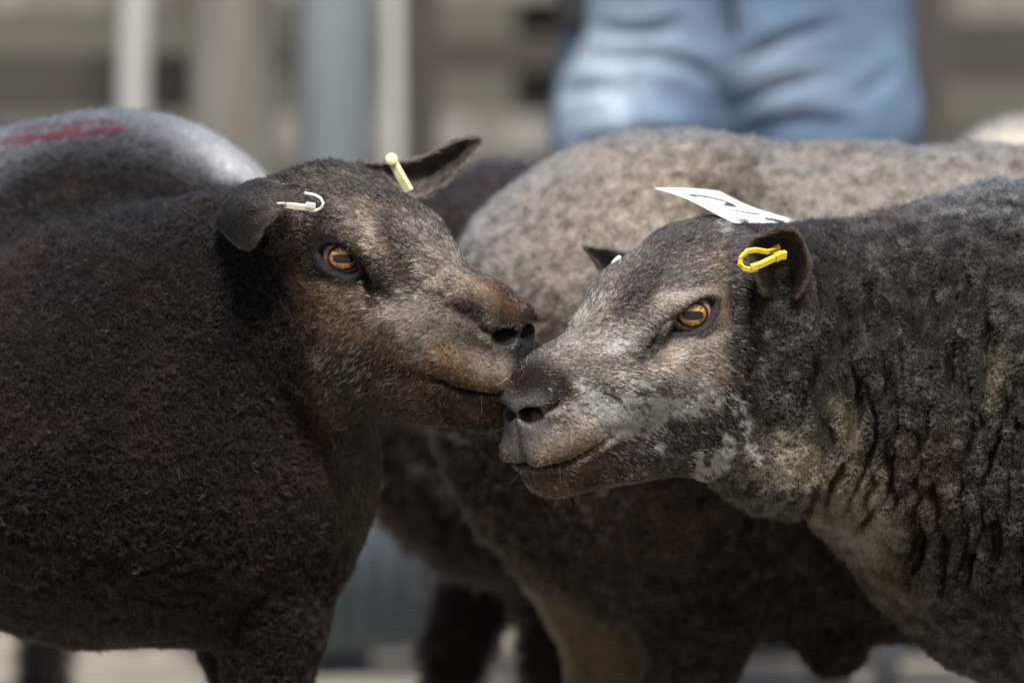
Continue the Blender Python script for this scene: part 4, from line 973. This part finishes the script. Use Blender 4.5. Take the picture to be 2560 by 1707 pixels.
def number_card():
    NL, FL, NR = P(1635, 470, 0.150), P(1800, 479, 0.218), P(1838, 553, 0.095); e1 = FL - NL; e2 = NR - NL
    nrm = np.cross(e2, e1); nrm /= np.linalg.norm(nrm); nrm *= np.sign(nrm[2])
    def pt(s, t, h=0.0): return NL + e2 * s + e1 * t + nrm * (h + 0.0012 * math.sin(math.pi * s) * (1 - 1.6 * t) + 0.0015 * math.sin(5 * s + 3 * t))
    n = 16; V = []; F = []
    for h in (0.0, -0.0006):
        for i in range(n + 1):
            for j in range(n + 1): V.append(pt(i / n, j / n, h))
    m = (n + 1) ** 2; ix = lambda i, j, k: k * m + i * (n + 1) + j
    for i in range(n):
        for j in range(n): F.append((ix(i, j, 0), ix(i, j + 1, 0), ix(i + 1, j + 1, 0), ix(i + 1, j, 0))); F.append((ix(i, j, 1), ix(i + 1, j, 1), ix(i + 1, j + 1, 1), ix(i, j + 1, 1)))
        F += [(ix(i, 0, 0), ix(i + 1, 0, 0), ix(i + 1, 0, 1), ix(i, 0, 1)), (ix(i, n, 0), ix(i, n, 1), ix(i + 1, n, 1), ix(i + 1, n, 0)), (ix(0, i, 0), ix(0, i, 1), ix(0, i + 1, 1), ix(0, i + 1, 0)), (ix(n, i, 0), ix(n, i + 1, 0), ix(n, i + 1, 1), ix(n, i, 1))]
    PAPER = mat_plain('white_card', (0.82, 0.82, 0.85), 0.6, c2=(0.80, 0.80, 0.83), scale=30); INK = mat_plain('ink', (0.045, 0.045, 0.085), 0.6, scale=30)
    r = empty('number_card', NL, 'white number card lying over the poll of the right sheep', 'card')
    mesh_obj('card_sheet', np.array(V), np.array(F), PAPER, r)
    A = np.array([[203, 165], [80, 11]], float)
    def glyph(pts, ws, nm):
        st = [np.linalg.solve(A, np.array(q) - np.array([1635, 472])) for q in pts]; V = []
        for k, (s, t) in enumerate(st):
            a = np.array(st[min(k + 1, len(st) - 1)]) - np.array(st[max(k - 1, 0)]); a /= np.linalg.norm(a) + 1e-9; b = np.array([-a[1], a[0]]) * ws[k] / 2
            V += [pt(s + b[0], t + b[1], 0.0005), pt(s - b[0], t - b[1], 0.0005), pt(s + b[0], t + b[1], 0.0002), pt(s - b[0], t - b[1], 0.0002)]
        F = []
        for k in range(len(st) - 1):
            o = 4 * k; F += [(o, o + 4, o + 5, o + 1), (o + 2, o + 3, o + 7, o + 6), (o, o + 2, o + 6, o + 4), (o + 1, o + 5, o + 7, o + 3)]
        F += [(0, 1, 3, 2), (4 * len(st) - 4, 4 * len(st) - 2, 4 * len(st) - 1, 4 * len(st) - 3)]
        mesh_obj(nm, np.array(V), np.array(F), INK, r, False)
    glyph([(1765, 508), (1750, 504), (1733, 499), (1718, 494.5), (1740, 495.5), (1772, 498), (1803, 503), (1826, 508.5), (1831, 512.5), (1822, 514.5), (1808, 514)], [.03, .03, .03, .05, .06, .07, .09, .11, .12, .08, .03], 'printed_digit')
    glyph([(1819, 522), (1850, 527.5), (1880, 533), (1901, 536)], [.03, .06, .08, .09], 'printed_digit')
    glyph([(1912, 548), (1930, 552), (1958, 560)], [.14, .15, .16], 'printed_digit')
    glyph([(1762, 512), (1776, 515.5)], [.05, .05], 'printed_mark'); glyph([(1784, 515.5), (1798, 518)], [.04, .04], 'printed_mark')
    glyph([(1815, 525), (1831, 530.5)], [.02, .02], 'printed_mark')
number_card()

# ------------------------------------------------------------------ the rest of the flock, out of focus behind
def flock(px, y, heading, k, c0, c1, label, pink=False, head_z=0.66, stride=0.0, seed=50, sink=0.0):
    b = P(px, 600, y); V, F, N = build_flock((b[0], y, -sink), math.radians(heading), k, head_z=head_z, stride=stride)
    r = empty('sheep', (b[0], y, 0), label, 'sheep', 'sheep in the pen')
    n2 = fbm(V * 30, 3); a0 = np.tile(np.array(c0), (len(V), 1)); a1 = np.tile(np.array(c1), (len(V), 1)); p = np.clip(0.35 + 0.5 * n2, 0, 1)
    if pink:
        c, s = math.cos(math.radians(-heading)), math.sin(math.radians(-heading)); d = (V - np.array([b[0], y, 0])) / k
        ly = d[:, 0] * s + d[:, 1] * c; lx = d[:, 0] * c - d[:, 1] * s; e = ((np.abs(ly) > 0.07) & (lx > 0.40)).astype(float); a0 = lay(a0, (0.62, 0.32, 0.28), e); a1 = lay(a1, (0.68, 0.38, 0.33), e)
    mesh_obj('body', V, F, M_COAT, r, True, base_col((a0, a1, p), 1.0))
    fur_wool(V, F, N, (a0, a1, p), r, seed, 5e4, 0.013, 0.0013, cs=80)
DK0, DK1 = (0.020, 0.016, 0.016), (0.06, 0.05, 0.048)
flock(1850, 1.05, 186, 1.0, DK0, DK1, 'very dark sheep mostly hidden behind the grey-brown one, showing below the left muzzle', stride=0.045, seed=51, head_z=0.48)
flock(-260, 1.55, 85, 1.08, (0.030, 0.024, 0.026), (0.085, 0.07, 0.072), 'dark sheep at the far left, its back just above the red-marked one', stride=0.03, seed=52, head_z=0.50)
flock(3640, 1.45, 176, 0.985, (0.42, 0.38, 0.32), (0.62, 0.58, 0.50), 'pale sheep at the far right edge with a pink ear', pink=True, seed=53, head_z=0.665)

# ------------------------------------------------------------------ whiskers and a wisp of straw
def whiskers(parent, H, side_pts, seed):
    r = np.random.default_rng(seed); R = []; D = []
    for (f, l, u) in side_pts:
        for k in range(3):
            R.append(np.array([f, l, u]) + r.normal(size=3) * np.array([0.006, 0.003, 0.006])); D.append(np.array([0.75, 0.9 * np.sign(l) * r.random(), -0.5 - 0.5 * r.random()]) + r.normal(size=3) * 0.2)
    R = H.w(np.array(R)); D = unit(H.d(np.array(D))); n = len(R)
    strands('whisker', R, D, D, 0.009 + 0.010 * r.random(n), np.tile([0, 0, -0.25], (n, 1)), np.tile([0.25, 0.23, 0.21], (n, 1)) * (0.5 + 0.7 * r.random(n))[:, None], 0.00016, M_FUR, parent, 0.02, seed, 6)
for S, H in ((sheepA, HA), (sheepB, HB)): whiskers(S, H, [(0.176, 0.010, -0.040), (0.168, 0.020, -0.050), (0.170, 0.012, -0.078), (0.178, -0.008, -0.045), (0.160, 0.014, -0.086)], 71)

# ------------------------------------------------------------------ person in jeans
def make_person():
    Y = 2.15; X = P(1838, 300, Y)[0]; root = empty('person', (X, Y, 0), 'person in faded blue jeans standing behind the sheep, cropped at the hips', 'person')
    L = lambda x, y, z: np.array([X + x, Y + y, z])
    def sdf_jeans(p):
        d = ell(p, L(0, 0, 0.93), (0.186, 0.140, 0.15)); d = smin(d, ell(p, L(0.0, -0.02, 0.82), (0.10, 0.11, 0.075)), 0.05); d = smin(d, ell(p, L(0, 0.05, 0.88), (0.175, 0.12, 0.12)), 0.05)
        for s, kx, fx in ((-1, -0.150, -0.165), (1, 0.135, 0.150)):
            hx = 0.099 * s
            d = smin(d, chain(p, [L(hx, 0, 0.88), L(hx + 0.012 * s, -0.01, 0.74), L(kx, -0.015, 0.49), L(fx, 0.02, 0.20), L(fx, 0.03, 0.055)], [0.118, 0.115, 0.085, 0.068, 0.062], 0.03), 0.06)
        return np.maximum(np.maximum(d, p[:, 2] - 1.04), 0.035 - p[:, 2])
    gx = axis(X - 0.33, X + 0.33, [], 0.009); gy = axis(Y - 0.25, Y + 0.25, [], 0.011); gz = axis(0.0, 1.07, [(0.66, 0.95, 0.008)], 0.016)
    V, F = surface_nets(sdf_jeans, gx, gy, gz); V = relax(V, F, 1, 0.5); N = vnormals(V, F); px = W2P(V)
    fr = sst(0.0, 0.4, -N[:, 1])
    folds = [[(1490, 150), (1610, 140), (1720, 165), (1800, 205)], [(1500, 75), (1600, 85), (1700, 60)], [(1800, 290), (1795, 210), (1800, 90), (1795, 0)], [(1830, 270), (1960, 210), (2080, 190)], [(1840, 160), (1980, 90), (2100, 60)], [(1420, 230), (1500, 215), (1580, 250)], [(1570, 190), (1565, 300)], [(2130, 260), (2230, 180)], [(1880, 330), (2010, 300), (2140, 310)], [(1440, 360), (1600, 330), (1760, 350)]]
    V = V + N * (fr * (-0.016 * crease(px, folds, 15) + 0.006 * crease(px, folds, 50)) + 0.004 * fbm(V * 16, 2))[:, None]
    DENIM = mat_coat('denim', 0.85, 900.0, 0.3)
    n1 = fbm(V * 10, 2); col = np.tile(np.array([0.098, 0.148, 0.225]), (len(V), 1)); col *= (1 + 0.35 * n1)[:, None]
    lit_fade = (blob(px, 1480, 270, 120, 110) * 1.2 + blob(px, 1560, 100, 160, 110) * 0.7 + blob(px, 1960, 190, 120, 90) * 0.55) * fr  # paler thighs: denim wear plus brightness of the lit leg painted in
    col = lay(col, (0.33, 0.41, 0.50), lit_fade); grey = blob(px, 2170, 200, 110, 220); col = lay(col, (0.10, 0.15, 0.21), grey * 0.8)
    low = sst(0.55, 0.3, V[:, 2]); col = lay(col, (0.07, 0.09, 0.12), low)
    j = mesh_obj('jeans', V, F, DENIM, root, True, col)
    SEAM = mat_plain('jeans_seam', (0.05, 0.07, 0.11), 0.9, scale=200); LEATHER = mat_plain('brown_leather', (0.05, 0.03, 0.02), 0.5, scale=40)
    bm = bmesh.new(); tube(bm, [L(-0.012, -0.142, 1.02), L(-0.012, -0.150, 0.93), L(-0.006, -0.140, 0.86), L(0, -0.115, 0.80)], 0.005, 8); bm_obj('fly_seam', bm, SEAM, j, True)
    for s in (-1, 1):
        bm = bmesh.new(); tube(bm, [L(s * 0.09, -0.125, 1.02), L(s * 0.115, -0.122, 0.96), L(s * 0.155, -0.095, 0.925), L(s * 0.185, -0.05, 0.915)], 0.005, 8); bm_obj('pocket_edge', bm, SEAM, j, True)
    bm = bmesh.new(); ring = [L(0.192 * math.cos(a), 0.135 * math.sin(a), 1.035) for a in np.linspace(0, 2 * math.pi, 37)]; tube(bm, ring, 0.018, 10, False); bm_obj('belt', bm, LEATHER, root, True)
    bm = bmesh.new(); box(bm, L(-0.205, -0.075, 0.905), (0.04, 0.030, 0.11), bevel=0.008); bm_obj('belt_pouch', bm, mat_plain('black_pouch', (0.02, 0.02, 0.022), 0.5), root, True)
    # boots
    BOOT = mat_plain('dark_boot', (0.025, 0.022, 0.02), 0.5, scale=30)
    for s, fx in ((-1, -0.165), (1, 0.150)):
        f = lambda p: smin(smin(ell(p, L(fx, -0.03, 0.045), (0.050, 0.135, 0.050)), cone(p, L(fx, 0.03, 0.05), L(fx, 0.03, 0.20), 0.048, 0.05), 0.03), ell(p, L(fx, -0.12, 0.035), (0.046, 0.06, 0.036)), 0.02)
        g = lambda p: np.maximum(f(p), -p[:, 2] + 0.001)
        V, F = surface_nets(g, axis(X + fx - .08, X + fx + .08, [], .008), axis(Y - .22, Y + .12, [], .009), axis(-.02, .28, [], .009)); b = mesh_obj('boot', V, F, BOOT, root)
    # jacket with sleeves ending in its pockets, neck and head
    def sdf_jacket(p):
        d = ell(p, L(0, 0.01, 1.22), (0.215, 0.145, 0.26)); d = smin(d, ell(p, L(0, 0.02, 1.40), (0.20, 0.12, 0.11)), 0.06)
        d = smin(d, cone(p, L(0, 0.01, 1.02), L(0, 0.01, 1.15), 0.17, 0.18), 0.05)
        for s in (-1, 1): d = smin(d, chain(p, [L(s * .19, 0.03, 1.42), L(s * .29, 0.06, 1.16), L(s * .19, -0.10, 1.06)], [0.075, 0.058, 0.050], 0.02), 0.03)
        return np.maximum(d, 1.0 - p[:, 2])
    V, F = surface_nets(sdf_jacket, axis(X - .4, X + .4, [], .014), axis(Y - .22, Y + .22, [], .014), axis(.97, 1.54, [], .014)); N = vnormals(V, F); V = V + N * (0.006 * fbm(V * 14, 2))[:, None]
    jk = mesh_obj('jacket', V, F, mat_plain('navy_jacket', (0.03, 0.035, 0.05), 0.8, scale=90, bump=0.2), root)
    for s in (-1, 1):
        bm = bmesh.new(); tube(bm, [L(s * .12, -0.168, 1.10), L(s * .17, -0.16, 1.06), L(s * .20, -0.14, 1.02)], 0.006, 8); bm_obj('pocket_welt', bm, SEAM, jk, True)
    def sdf_head(p):
        d = ell(p, L(0, 0.02, 1.66), (0.078, 0.098, 0.112)); d = smin(d, ell(p, L(0, -0.03, 1.60), (0.055, 0.06, 0.07)), 0.04)
        d = smin(d, cone(p, L(0, 0.04, 1.45), L(0, 0.03, 1.56), 0.062, 0.056), 0.03)
        d = smin(d, cone(p, L(0, -0.078, 1.665), L(0, -0.105, 1.62), 0.010, 0.015), 0.015)
        for s in (-1, 1):
            d = smin(d, ell(p, L(s * .078, 0.03, 1.64), (0.012, 0.022, 0.034)), 0.01); d = smax(d, -ell(p, L(s * .032, -0.098, 1.672), (0.017, 0.014, 0.009)), 0.012)
            d = smin(d, ell(p, L(s * .032, -0.074, 1.670), (0.013, 0.012, 0.011)), 0.004)
        d = smin(d, ell(p, L(0, -0.082, 1.585), (0.026, 0.010, 0.008)), 0.008); d = smax(d, -ell(p, L(0, -0.094, 1.586), (0.022, 0.008, 0.0015)), 0.003)
        return d
    V, F = surface_nets(sdf_head, axis(X - .12, X + .12, [], .006), axis(Y - .14, Y + .15, [], .006), axis(1.42, 1.80, [], .006)); col = np.tile(np.array([0.48, 0.28, 0.20]), (len(V), 1))
    hair = ((V[:, 2] > 1.70) & (V[:, 1] > Y - 0.075)) | ((V[:, 2] > 1.60) & (V[:, 1] > Y + 0.045)); h = mesh_obj('body', V, F, mat_coat('skin', 0.55, 200, 0.1), root, True, col)
    Nn = vnormals(V, F); idx = np.nonzero(hair)[0]; mp = -np.ones(len(V), int); mp[idx] = np.arange(len(idx)); ff = F[hair[F].all(1)]
    Vh = V[idx] + Nn[idx] * (0.011 + 0.004 * noise(V[idx] * 60))[:, None]; mesh_obj('hair', Vh, mp[ff], mat_plain('brown_hair', (0.05, 0.035, 0.025), 0.6, scale=120, stretch=(6, 6, 1), bump=0.5), h)
make_person()
